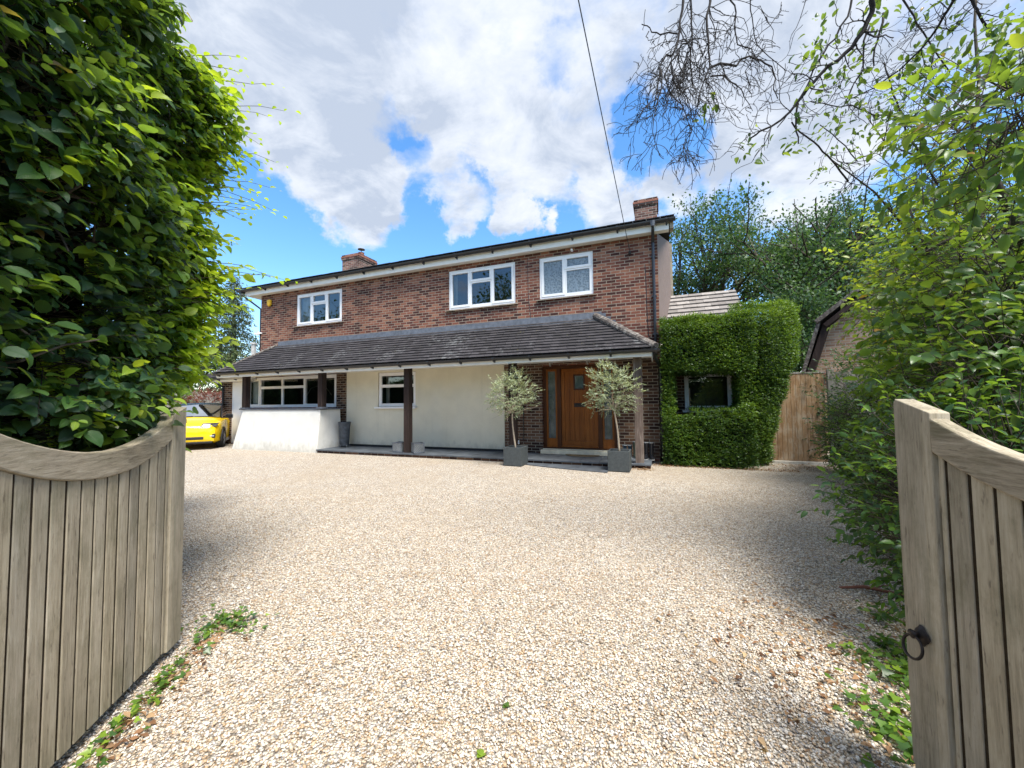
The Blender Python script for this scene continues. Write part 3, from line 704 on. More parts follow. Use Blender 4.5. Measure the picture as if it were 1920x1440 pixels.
b = MB(); b.tube([(1.0, -.22, 2.44), (1.0, .2, 2.36), (1.11, VW-.10, 2.2), (1.11, VW-.08, .1)], .034, 10); b.build('porch_downpipe', MT['black_plastic'], house)
b = MB(); b.tube([(-14.35, .62, 2.36), (-14.3, .72, 2.26), (-14.3, VW-.07, 2.12), (-14.3, VW-.07, .1)], .034, 8); b.build('side_downpipe', MT['black_plastic'], house)

# ---- main roof
RV, RZ = 4.7, 6.72
E2Z = 5.63; e2 = .76
mr = tile_roof('main_roof', [((-13.05, e2, E2Z), (1.50, e2, E2Z), (-13.05, RV, RZ), (1.50, RV, RZ))], house, 'low-pitched dark tiled main roof', gauge=.3, width=.3, th=.02)
b = MB(); b.quad((-13.05, RV, RZ), (1.5, RV, RZ), (1.5, 9.0, 5.6), (-13.05, 9.0, 5.6)); b.quad((-13.05, e2+.04, E2Z-.02), (-13.05, RV, RZ-.03), (1.5, RV, RZ-.03), (1.5, e2+.04, E2Z-.02))
b.build('roof_backing', MT['roof_tile'], mr)
for uu in (-12.401, 1.051):
    b = MB(); b.quad((uu, VW+.3, 5.45), (uu, 8.3, 5.45), (uu, RV, RZ-.16)); b.build('gable_wall', MT['brick'], house)
b = MB(); b.box((-12.95, .87, 5.385), (1.38, .895, 5.62)); b.build('upper_fascia', MT['white_paint'], house, bevel=.004)
b = MB(); b.box((-12.95, .897, 5.405), (1.38, VW-.002, 5.42)); b.box((-12.95, VW, 5.405), (-12.41, 8.6, 5.42)); b.build('upper_soffit', MT['white_paint'], house)
gutter('upper_gutter', -13.22, 1.52, 5.60, .79, house, r=.068, brk=1.1)
# clad gable wall at the right with its corner board
b = MB(); n_ = 16; p0, p1 = np.array([1.10, 1.55]), np.array([1.50, 4.45])
for i in range(n_):
    a, c = p0+(p1-p0)*(i/n_), p0+(p1-p0)*((i+.86)/n_)
    o_ = np.array([.02, 0.0]); zt = lambda q: 5.42+(q[1]-e2)*.275
    b.add([(*a, 3.0), (*c, 3.0), (*c, zt(c)), (*a, zt(a)), (*(a-o_), 3.0), (*(c-o_), 3.0), (*(c-o_), zt(c)), (*(a-o_), zt(a))], [(0, 1, 2, 3), (1, 5, 6, 2), (0, 3, 7, 4)])
b.cur = 1; b.add([(*(p0-.03), 3.0), (*(p1-np.array([.03, 0])), 3.0), (*(p1-np.array([.03, 0])), zt(p1)), (*(p0-.03), zt(p0))], [(0, 1, 2, 3)])
cl = b.build('gable_cladding', [MT['clad_board'], MT['post_wood']], house)
b = MB(); b.box((1.46, 4.45, 3.2), (1.56, 4.55, 6.4)); b.build('corner_board', MT['weathered_board'], cl)
b = MB(); b.box((1.40, .86, 5.40), (1.48, 1.1, 5.60)); b.build('verge_end', MT['weathered_board'], cl)
b = MB(); b.box((1.052, 1.12, 2.4), (1.12, 1.53, 5.42)); b.build('brick_return', MT['brick'], house)
# downpipes
def dpipe(path, name, r=.036):
    m = MB(); m.tube(path, r, 10)
    for z in (4.85, 3.9, 3.0):
        if path[-1][2] < z < path[1][2]: m.cbox((path[-1][0], path[-1][1]+.02, z), (.11, .09, .035))
    return m.build(name, MT['black_plastic'], house, smooth=False)
dpipe([(1.03, e2-.0, 5.56), (1.03, e2+.05, 5.42), (1.02, VW-.06, 5.18), (1.02, VW-.06, 2.62)], 'downpipe')
b = MB(); b.tube([(1.03, e2-.02, 5.58), (1.03, e2-.02, 5.46)], [.06, .04], 8); b.build('gutter_outlet', MT['lead'], house)
m = MB(); m.tube([(-13.0, e2-.0, 5.56), (-13.0, e2+.02, 5.44), (-12.44, VW+.02, 4.92), (-12.44, VW+.02, 3.2)], .034, 8); m.build('left_downpipe', MT['black_plastic'], house)
# cables on the brick
m = MB()
m.tube([(.83, VW-.006, 4.7), (.845, VW-.006, 4.2), (.85, VW-.006, 3.5), (.87, VW-.006, 2.98), (.93, VW-.006, 2.90), (1.02, VW-.006, 2.87)], .007, 5)
m.build('wall_cable', MT['black_plastic'], house); m = MB()
m.tube([(-2.15, VW-.006, 5.3), (-2.14, VW-.006, 4.3), (-2.08, VW-.006, 3.68)], .006, 5)
m.build('wall_cable', MT['black_plastic'], house)
m = MB(); m.cbox((-11.93, VW-.045, 5.10), (.17, .085, .2)); m.cbox((-11.93, VW-.045, 4.985), (.1, .08, .05)); m.build('alarm_box', MT['alarm_yellow'], house, bevel=.025)
m = MB(); m.lathe([(0, -.05), (.03, -.05), (.035, .05), (.0, .06)], (-12.42, VW-.07, 4.02), 10); m.cbox((-12.40, VW-.02, 4.03), (.12, .06, .05)); m.cbox((-12.52, VW-.06, 4.0), (.06, .16, .06)); m.build('security_camera', MT['upvc'], house, bevel=.006)
m = MB(); m.cbox((-.93, VW-.05, 5.31), (.05, .1, .05)); m.build('eaves_camera', MT['upvc'], house, bevel=.006)
# chimneys
def chimney(u0, u1, v0, v1, zb, zt, name, label, cap):
    m = MB(); m.box((u0, v0, zb), (u1, v1, zt-.22)); m.box((u0-.03, v0-.03, zt-.22), (u1+.03, v1+.03, zt-.145))
    c = m.build(name, MT['chimney_brick'], house); c['label'] = label
    m = MB(); m.box((u0-.045, v0-.045, zt-.143), (u1+.045, v1+.045, zt-.07)); m.build('capping', MT['terracotta'], c, bevel=.008); m = MB(); m.box((u0-.02, v0-.02, zt-.069), (u1+.02, v1+.02, zt)); m.build('chimney_cap', MT['chimney_brick'], c, bevel=.008)
    m = MB(); m.box((u0-.02, v0-.02, zb), (u1+.02, v1+.02, zb+.72)); m.build('chimney_flashing', MT['pale_mortar'], c)
    return c
ch = chimney(-11.95, -11.02, 4.45, 5.55, 6.6, 8.02, 'chimney', 'left brick chimney with a flue cowl', 1)
m = MB(); m.lathe([(.13, 0), (.14, .03), (.12, .05), (.12, .14), (.135, .16), (.09, .17)], (-11.25, 4.85, 8.02), 14); pt = m.build('chimney_pot', MT['terracotta'], ch)
m = MB(); m.tube([(-11.25, 4.85, 8.15), (-11.25, 4.85, 8.34)], .012, 6); m.lathe([(.16, 0), (.15, .02), (.0, .05)], (-11.25, 4.85, 8.33), 14); m.build('flue_cowl', MT['iron'], pt)
ch = chimney(.46, 1.16, 4.5, 5.3, 6.6, 8.03, 'chimney', 'right weathered brick chimney with red capping', 1)
m = MB(); m.lathe([(.1, 0), (.11, .05), (.07, .1), (0, .12)], (.8, 4.8, 8.03), 14); m.build('chimney_pot', MT['pale_mortar'], ch)

# ---- right-hand side extension behind the clipped hedge
XV = 2.0; XW = (1.66, 2.72, 1.18, 2.10)
b = MB(); wall_panel(b, 1.06, 3.22, 0, 2.6, [XW], XV)
b.quad((3.22, XV, 0), (3.22, 7, 0), (3.22, 7, 2.6), (3.22, 4.5, 4.6), (3.22, XV, 2.6))
b.build('extension_wall', MT['porch_brick'], house)
m = MB(); u0, u1, z0, z1 = XW
m.quad((u0-.2, XV+1.5, z0-.3), (u1+.2, XV+1.5, z0-.3), (u1+.2, XV+1.5, z1+.2), (u0-.2, XV+1.5, z1+.2))
for uu in (u0-.1, u1+.1): m.quad((uu, XV+.13, z0-.3), (uu, XV+1.5, z0-.3), (uu, XV+1.5, z1+.1), (uu, XV+.13, z1+.1))
m.quad((u0-.1, XV+.13, z1+.1), (u0-.1, XV+1.5, z1+.1), (u1+.1, XV+1.5, z1+.1), (u1+.1, XV+.13, z1+.1)); m.quad((u0-.1, XV+.13, z0-.1), (u1+.1, XV+.13, z0-.1), (u1+.1, XV+1.5, z0-.1), (u0-.1, XV+1.5, z0-.1))
m.build('extension_interior', MT['interior'], house)
window(XW, [(0, 1, 0, 1, 0)], v=XV, sill='white', rec=.02, label='white window framed by the clipped hedge')
sr = tile_roof('extension_roof', [((1.07, 1.75, 2.52), (3.26, 1.75, 2.52), (1.07, 4.45, 4.70), (3.26, 4.45, 4.70))], house, 'pale-streaked tiled roof of the side extension', gauge=.25, width=.33, th=.034)
sr.data.materials.clear()
def m_tile2():
    n = NT('pale_roof_tile'); o = n.obj(); a = n.nd('ShaderNodeAttribute', attribute_name='rnd')
    col = n.ramp(a.outputs['Fac'], [(0, (.17, .155, .145)), (.5, (.235, .215, .20)), (1, (.30, .275, .255))])
    col = n.mix(n.ramp(n.noise(o, 8, 7, .7), [(.5, 0.0), (.62, .5)]), col, (.12, .10, .09)); n.bump(n.noise(o, 60, 4), .3, .005)
    MT['pale_roof_tile'] = n.fin(col, .9, .2)
m_tile2(); sr.data.materials.append(MT['pale_roof_tile'])
b = MB(); b.quad((1.07, 4.45, 4.70), (3.26, 4.45, 4.70), (3.26, 7.1, 2.6), (1.07, 7.1, 2.6)); b.build('rear_slope', MT['pale_roof_tile'], sr)
b = MB(); b.add([(1.06, 1.7, 2.56), (1.20, 1.7, 2.56), (1.20, 4.45, 4.78), (1.06, 4.45, 4.78)], [(0, 1, 2, 3)]); b.build('abutment_flashing', MT['pale_mortar'], sr)

# ------------------------------------------------------------------ overhead cable
a = H(.49, VW-.02, 5.07); q = W(1088, 0, 4.5); d = q-a
far = a + d*4.0
m = MB(); path = []
for i in range(25):
    t = i/24; p = a+(far-a)*t; p = p + np.array([0, 0, -.5*4*t*(1-t)*.35]); path.append(p)
m.tube(path, .0075, 6)
tag(m.build('overhead_cable', MT['black_plastic']), 'black overhead service cable running from the brick wall up across the sky', 'cable')
m = MB(); p = H(.49, VW-.04, 5.05); m.lathe([(0, -.04), (.03, -.04), (.035, 0), (.03, .04), (0, .05)], (.49, VW-.04, 5.03), 8); m.build('cable_anchor', MT['iron'], house)
m = MB(); m.lathe([(.13, 0), (.10, 9)], (far[0], far[1], -.2+0), 10, True)
pp = m.build('utility_pole', MT['bark']); pp.scale = (1, 1, (far[2]+.5)/9)
tag(pp, 'tall wooden pole carrying the overhead cable behind the viewpoint', 'pole')
# ------------------------------------------------------------------ entrance gates
def make_gate(name, origin, direc, flip, label):
    """local x runs from the meeting stile to the hinge, local y points to the drive side"""
    rz = math.atan2(direc[1], direc[0])
    g = empty(name, (origin[0], origin[1], 0), rz, label, 'gate', 'pair of open entrance gates')
    s = -1 if flip else 1                      # sign of the drive side
    def Y(a, b): return (min(a*s, b*s), max(a*s, b*s))
    TH = .055
    curve = lambda x: 1.245 + .118*((x-.60)/.44)**2 if x < .60 else 1.245 + .118*((x-.60)/.44)**2*.72
    L = 1.62
    m = MB(); y = Y(.0, -TH-.012)
    m.prism([(.0, .05), (.14, .05), (.14, 1.392), (.0, 1.442)], 1, *y); m.build('stile', MT['gate_wood'], g, bevel=.004)
    y = Y(-.02, -TH-.03)
    m = MB(); m.prism([(-.045, .05), (-.022, .05), (-.022, 1.43), (-.045, 1.43)], 1, *Y(-.03, -TH-.012)); m.build('closing_strip', MT['gate_wood'], g, bevel=.003)
    m = MB(); m.box((-.021, Y(-.05, -TH)[0], .05), (-.001, Y(-.05, -TH)[1], 1.40)); m.build('rebate', MT['post_wood'], g)
    m = MB(); y = Y(.0, -TH)
    m.prism([(L, .05), (L+.15, .05), (L+.15, 1.95), (L, 1.95)], 1, *y); m.build('stile', MT['gate_wood'], g, bevel=.004)
    # top rail: curved
    m = MB(); n_ = 28; ya, yb = Y(.002, -TH)
    xs = [.1405+(L-.1405)*i/n_ for i in range(n_+1)]
    hh = .118
    vs = []
    for x in xs: vs += [(x, ya, curve(x)-hh), (x, yb, curve(x)-hh), (x, yb, curve(x)), (x, ya, curve(x))]
    fs = [(4*i+a, 4*i+(a+1) % 4, 4*i+4+(a+1) % 4, 4*i+4+a) for i in range(n_) for a in range(4)] + [(3, 2, 1, 0), (4*n_, 4*n_+1, 4*n_+2, 4*n_+3)]
    m.add(vs, fs); m.build('top_rail', MT['gate_rail_wood'], g, bevel=.006)
    # boards
    gv = MB(); simple('groove_shade', (.035, .026, .017), .95, .05, var=.4, nscale=40); m = MB(); w = .073; x = .145; rng = random.Random(11); ya, yb = Y(-.010, -.034)
    first = .030
    while x < L-.005:
        ww = first if x < .15 else w
        x2 = min(x+ww, L-.002); dy = rng.uniform(-.0015, .0015)
        m.box((x+.0025, ya+dy, .06), (x2-.0025, yb+dy, 0)) if False else None
        za, zb = curve(x+.003)-hh-.0, curve(x2-.003)-hh
        m.add([(x+.006, ya+dy, .06), (x2-.006, ya+dy, .06), (x2-.006, yb+dy, .06), (x+.006, yb+dy, .06),
               (x+.006, ya+dy, za), (x2-.006, ya+dy, zb), (x2-.006, yb+dy, zb), (x+.006, yb+dy, za)],
              [(0,3,2,1),(4,5,6,7),(0,1,5,4),(1,2,6,5),(2,3,7,6),(3,0,4,7)])
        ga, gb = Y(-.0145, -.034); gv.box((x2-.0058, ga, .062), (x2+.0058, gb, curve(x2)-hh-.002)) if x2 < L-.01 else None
        x += ww
    gv.build('groove', MT['groove_shade'], g); m.build('boarding', MT['gate_wood'], g, bevel=.003)  # near-black strips in the board gaps stand for groove shade
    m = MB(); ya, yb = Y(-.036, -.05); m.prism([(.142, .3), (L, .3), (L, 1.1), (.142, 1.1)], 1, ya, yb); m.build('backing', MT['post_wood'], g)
    m = MB(); ya, yb = Y(-.051, -.09); m.box((.142, ya, .12), (L, yb, .24)); m.box((.142, ya, .65), (L, yb, .75)); m.build('ledge', MT['gate_rail_wood'], g)
    return g, s
LGO = np.array([-2.02, 2.42]); LGD = np.array([.2595, -.9657])
lg, s = make_gate('driveway_gate', LGO+LGD*.045, LGD, False, 'open wooden gate under the tall beech hedge, with no ring handle')
RGO = np.array([1.487, 1.50]); RGD = np.array([-.124, -.992])
rg, s = make_gate('driveway_gate', RGO, RGD, True, 'open wooden gate with a black iron ring handle')
# ring handle on the stile of the right gate
def ring_handle(g, s, x, z):
    m = MB(); y = .004*s
    prof = []
    k = 14
    vs = [(x, y+.016*s, z)]
    for i in range(k):
        a = 2*math.pi*i/k; r = .034*(1+.14*math.cos(4*a)); vs.append((x+r*math.cos(a)*.85, y, z+r*math.sin(a)))
    for i in range(k):
        a = 2*math.pi*i/k; r = .022; vs.append((x+r*math.cos(a)*.85, y+.012*s, z+r*math.sin(a)))
    fs = [(1+i, 1+(i+1) % k, 1+k+(i+1) % k, 1+k+i) for i in range(k)] + [(1+k+i, 1+k+(i+1) % k, 0) for i in range(k)]
    m.add(vs, fs); m.tube([(x, y, z), (x, y+.034*s, z)], [.013, .011], 10); m.tube([(x-.013, y+.028*s, z+.006), (x+.013, y+.028*s, z+.006)], .010, 8)
    h = m.build('ring_handle', MT['iron'], g, smooth=True)
    m = MB(); R = .038; pts = []
    for i in range(29):
        a = 2*math.pi*i/28; pts.append((x+.006+R*math.sin(a), y+(.030+.008*(1-math.cos(a)))*s, z-R*.98+R*math.cos(a)))
    m.tube(pts, .0048, 8, cap=False); m.build('ring', MT['iron'], h, smooth=True)
ring_handle(rg, s, .068, .585)
for (ox, dx, lab) in ((LGO, LGD, 'square timber gate post at the hinge of the left gate'), (RGO, RGD, 'square timber gate post at the hinge of the right gate')):
    p = ox+dx*1.87; m = MB(); m.cbox((p[0], p[1], 1.0), (.16, .16, 2.0), Matrix.Rotation(math.atan2(dx[1], dx[0]), 3, 'Z'))
    tag(m.build('gate_post', MT['gate_wood'], bevel=.01), lab, 'post')

# ------------------------------------------------------------------ porch things
def vase():
    p = H(-8.08, .72, .1); t = empty('zinc_vase', p, 0, 'tall tapered zinc vase standing on the slate step by the low white wall', 'vase')
    m = MB(); m.lathe([(.12, .03), (.135, .05), (.165, .6), (.185, .76), (.19, .775), (.175, .77), (.15, .55), (.12, .1)], (0, 0, 0), 24, False)
    m.build('body', MT['zinc'], t, smooth=True)
    for k in range(5):
        m = MB(); a = 2*math.pi*k/5+.5; c, s2 = math.cos(a), math.sin(a)
        m.tube([(c*.10, s2*.10, .07), (c*.15, s2*.15, .05), (c*.18, s2*.18, .0)], [.025, .02, .012], 6); m.build('foot', MT['zinc'], t)
vase()
def lattice_pot(u, v, rz, label):
    t = empty('square_planter', H(u, v, .1), HROT+rz, label, 'planter', 'lattice-patterned metal planters round the porch post')
    m = MB(); a, h = .135, .27
    for s1, s2, ax in ((1, 0, 0), (-1, 0, 0), (0, 1, 1), (0, -1, 1)):
        if ax == 0: m.box((s1*a-.006 if s1 > 0 else -a, -a, .02), (a if s1 > 0 else -a+.006, a, h))
        else: m.box((-a+.0065, s2*a-.006 if s2 > 0 else -a, .02), (a-.0065, a if s2 > 0 else -a+.006, h))
    m.box((-a+.01, -a+.01, .02), (a-.01, a-.01, .03)); m.box((-a-.006, -a-.006, 0), (a+.006, a+.006, .019))
    m.build('box', MT['zinc'], t, bevel=.002)
    m = MB(); e = .009
    for sx in (-1, 1):
        for sy in (-1, 1): m.box((sx*a-e, sy*a-e, .02), (sx*a+e, sy*a+e, h+.004))
    for z in (.02, h-.014):
        m.box((-a+e, -a-e, z), (a-e, -a-.001, z+.018)); m.box((-a+e, a+.001, z), (a-e, a+e, z+.018)); m.box((-a-e, -a+e, z), (-a-.001, a-e, z+.018)); m.box((a+.001, -a+e, z), (a+e, a-e, z+.018))
    m.build('rim', MT['lead'], t, bevel=.002)
    m = MB(); n_ = 5
    for face in range(4):
        R = Matrix.Rotation(face*math.pi/2, 3, 'Z')
        w0, w1, z0, z1 = -a+.012, a-.012, .042, h-.018
        for sg in (1, -1):
            for k in range(-n_, n_+1):
                pts = []
                # diagonal line clipped to the face rectangle
                x0 = k*(w1-w0)/n_; 
                for tt in np.linspace(0, 1, 2): pass
                ax_, az_ = w0 if sg > 0 else w1, z0
                p0 = np.array([x0+(w0 if sg > 0 else w0), z0]); slope = (z1-z0)/(w1-w0)*sg
                if sg < 0: p0 = np.array([x0+w0, z1])
                xa = max(w0, p0[0]); xb = min(w1, p0[0]+(w1-w0))
                if xb-xa < .01: continue
                za = p0[1]+slope*(xa-p0[0]); zb = p0[1]+slope*(xb-p0[0])
                q = [R @ Vector((xa, -a-.003, za)), R @ Vector((xb, -a-.003, zb))]
                m.tube([tuple(q[0]), tuple(q[1])], .0035, 4)
    m.build('lattice', MT['pale_zinc'], t)
    m = MB(); m.box((-a+.008, -a+.008, h-.05), (a-.008, a-.008, h-.04)); m.build('soil', MT['soil'], t)
lattice_pot(-5.60, .20, 0.0, 'square lattice planter left of the second dark post, nearer the zinc vase')
lattice_pot(-5.01, .17, rad(-38), 'square lattice planter right of the second dark post, turned corner-on')
m = MB(); pts = [(.42*math.cos(a), -.26*math.sin(a)) for a in np.linspace(0, math.pi, 20)]
m.prism(pts, 2, 0, .018); o = m.build('doormat', MT['mat_coir'], bevel=.004); o.location = tuple(H(-.74, .925, .102)); o.rotation_euler = (0, 0, HROT)
tag(o, 'half-round brown coir doormat on the slate step before the oak door', 'doormat')

def boot(u, v, rz, mat, label, h=.34, tilt=0.0, sole='boot_sole', z=.1):
    t = empty('wellington_boot', H(u, v, z), HROT+rz, label, 'boot', 'wellington boots lined up by the front door')
    m = MB(); n_ = 14; ringsP = []
    prof = [(0, .045, .035, .05), (.05, .048, .038, .055), (.10, .040, .040, .045), (.16, .043, .043, .043), (.25, .05, .05, .05), (h-.02, .056, .056, .056), (h, .058, .058, .058)]
    vs = []
    for zz, rx, ry, rb in prof:
        for k in range(n_):
            a = 2*math.pi*k/n_; y = ry*math.cos(a)
            vs.append((rx*math.sin(a), y+.02+tilt*zz, zz+.012))
    fs = [(i*n_+k, i*n_+(k+1) % n_, (i+1)*n_+(k+1) % n_, (i+1)*n_+k) for i in range(len(prof)-1) for k in range(n_)]
    m.add(vs, fs)
    # foot (towards -y)
    vs = []; ft = [(.06, .040, .085), (.0, .044, .10), (-.06, .047, .075), (-.12, .048, .055), (-.17, .040, .045), (-.20, .018, .03)]
    for yy, hw, hh in ft:
        for k in range(10):
            a = math.pi*k/9; vs.append((hw*math.cos(a), yy, .012+hh*math.sin(a)))
    fs = [(i*10+k, i*10+k+1, (i+1)*10+k+1, (i+1)*10+k) for i in range(len(ft)-1) for k in range(9)] + [tuple(range(10)), tuple(50+k for k in range(10))[::-1]]
    m.add(vs, fs); m.build('upper', MT[mat], t, smooth=True)
    m = MB(); pts = [(.044, .07), (.046, 0), (.050, -.10), (.044, -.17), (.02, -.205), (-.02, -.205), (-.044, -.17), (-.050, -.10), (-.046, 0), (-.044, .07)]
    m.prism(pts, 2, 0, .014); m.build('sole', MT[sole], t)
    m = MB(); m.lathe([(.059, h-.012), (.061, h-.004), (.059, h+.004)], (0, .02+tilt*h, .012), 14, False); m.build('rim', MT[sole], t)
boot(.27, .93, .15, 'boot_blue', 'shorter blue wellington boot, nearest the oak door', .27)
boot(.385, .92, -.1, 'boot_blue', 'shorter blue wellington boot, second from the oak door', .27)
boot(.515, .84, .3, 'boot_green', 'olive green wellington boot just left of the weathered post', .37)
boot(.75, .80, -.1, 'boot_black', 'black wellington boot just right of the weathered post', .36)
boot(.865, .78, .15, 'boot_black', 'black wellington boot at the corner end of the row, beside the hedge', .36)

# ------------------------------------------------------------------ side gate, fences
t = empty('side_gate', H(3.43, 1.68, 0), HROT, 'tall brown stained boarded side gate between hedge and grey fence', 'gate')
m = MB(); x = 0.0; rng = random.Random(4)
while x < 1.0:
    w = .095; dy = rng.uniform(-.002, .002)
    m.box((x+.002, dy, .06), (min(x+w, 1.0)-.002, .022+dy, 1.99)); x += w
m.build('boarding', MT['side_gate_wood'], t, bevel=.002)
for q0, q1 in (((-.02, .023, .06), (1.02, .05, .2)), ((-.02, .023, 1.75), (1.02, .05, 1.9)), ((-.02, -.01, 1.992), (1.02, .05, 2.02))):
    m = MB(); m.box(q0, q1); m.build('rail', MT['grey_fence'], t)
m = MB(); m.lathe([(.0, -.02), (.035, -.01), (.035, .01), (0, .02)], (.88, -.02, 1.12), 10); m.tube([(.88, 0, 1.12), (.88, -.04, 1.12)], .01, 6); m.build('latch', MT['iron'], t)
m = MB(); m.box((-.05, -.12, 0), (1.05, .06, .055)); tag(m.build('threshold', MT['pale_mortar'], t))
t = empty('board_fence', H(4.48, 1.66, 0), HROT-.10, 'weathered grey board fence to the right of the side gate', 'fence')
m = MB(); m.box((0, -.03, 0), (.12, .09, 2.06)); m.build('post', MT['grey_fence'], t, bevel=.006)
m = MB(); x = .125
while x < 3.2:
    m.box((x, .0+rng.uniform(0, .01), .05), (x+.14, .02, 2.0)); x += .146
m.build('boarding', MT['grey_fence'], t)
def fence(p0, p1, h, label, name='panel_fence'):
    t = empty(name, (p0[0], p0[1], 0), math.atan2(p1[1]-p0[1], p1[0]-p0[0]), label, 'fence'); L = math.hypot(p1[0]-p0[0], p1[1]-p0[1])
    m = MB(); x = 0
    while x < L: m.box((x, 0+rng.uniform(0, .012), .1), (x+.115, .024, h-rng.uniform(0, .015))); x += .12
    m.build('panel', MT['grey_fence'], t)
    x = 0
    while x < L:
        m = MB(); m.box((x-.05, .026, 0), (x+.05, .12, h+.06)); m.build('post', MT['grey_fence'], t); x += 2.4
fence((-20, 21.5), (-8, 21.0), 2.15, 'pale grey panel fence behind the yellow car')
m = MB(); p = W(474, 760, 22); m.box((p[0]-.09, p[1]-.09, 0), (p[0]+.09, p[1]+.09, 4.9)); m.box((p[0]-.13, p[1]-.13, 4.9), (p[0]+.13, p[1]+.13, 5.0))
tag(m.build('concrete_post', MT['concrete']), 'pale concrete post rising behind the left corner of the house', 'post')

# ------------------------------------------------------------------ neighbouring building
nb = empty('neighbour_house', (8.85, 11.5, 0), rad(-42), 'pale brick gable of the neighbouring building with dark bargeboards', 'house')
m = MB(); pts = [(.12, 0), (4.4, 0), (4.4, 2.2), (4.05, 3.45), (3.1, 4.45), (1.5, 4.45), (.50, 3.45), (.12, 2.2)]
m.prism(pts, 1, 0, 7); m.build('wall', MT['pale_brick'], nb)
def slab(m, a, c, th, y0, y1):
    a, c = np.array(a), np.array(c); d = (c-a)/np.linalg.norm(c-a); nn = np.array([-d[1], d[0]])*th
    m.prism([tuple(a), tuple(c), tuple(c+nn), tuple(a+nn)], 1, y0, y1)
m = MB(); slab(m, (-.04, 2.14), (.38, 3.62), .09, -.33, 7.2); slab(m, (.32, 3.60), (1.7, 4.72), .11, -.42, 7.2); slab(m, (4.1, 3.62), (4.6, 2.14), .09, -.33, 7.2); slab(m, (2.9, 4.72), (4.2, 3.60), .11, -.42, 7.2)
m.prism([(1.68, 4.66), (2.92, 4.66), (2.92, 4.80), (1.68, 4.80)], 1, -.42, 7.2)
m.build('roof', MT['ridge_tile'], nb)
m = MB(); slab(m, (.0, 2.12), (.43, 3.56), -.16, -.30, -.02); slab(m, (.44, 3.56), (1.7, 4.62), -.12, -.38, -.02)
m.build('bargeboard', MT['post_wood'], nb)
m = MB()
for x in (.4, 1.1, 1.9): m.box((x, -.12, 1.98), (x+.42, -.002, 2.16))
m.build('wall_plinth', MT['terracotta'], nb)

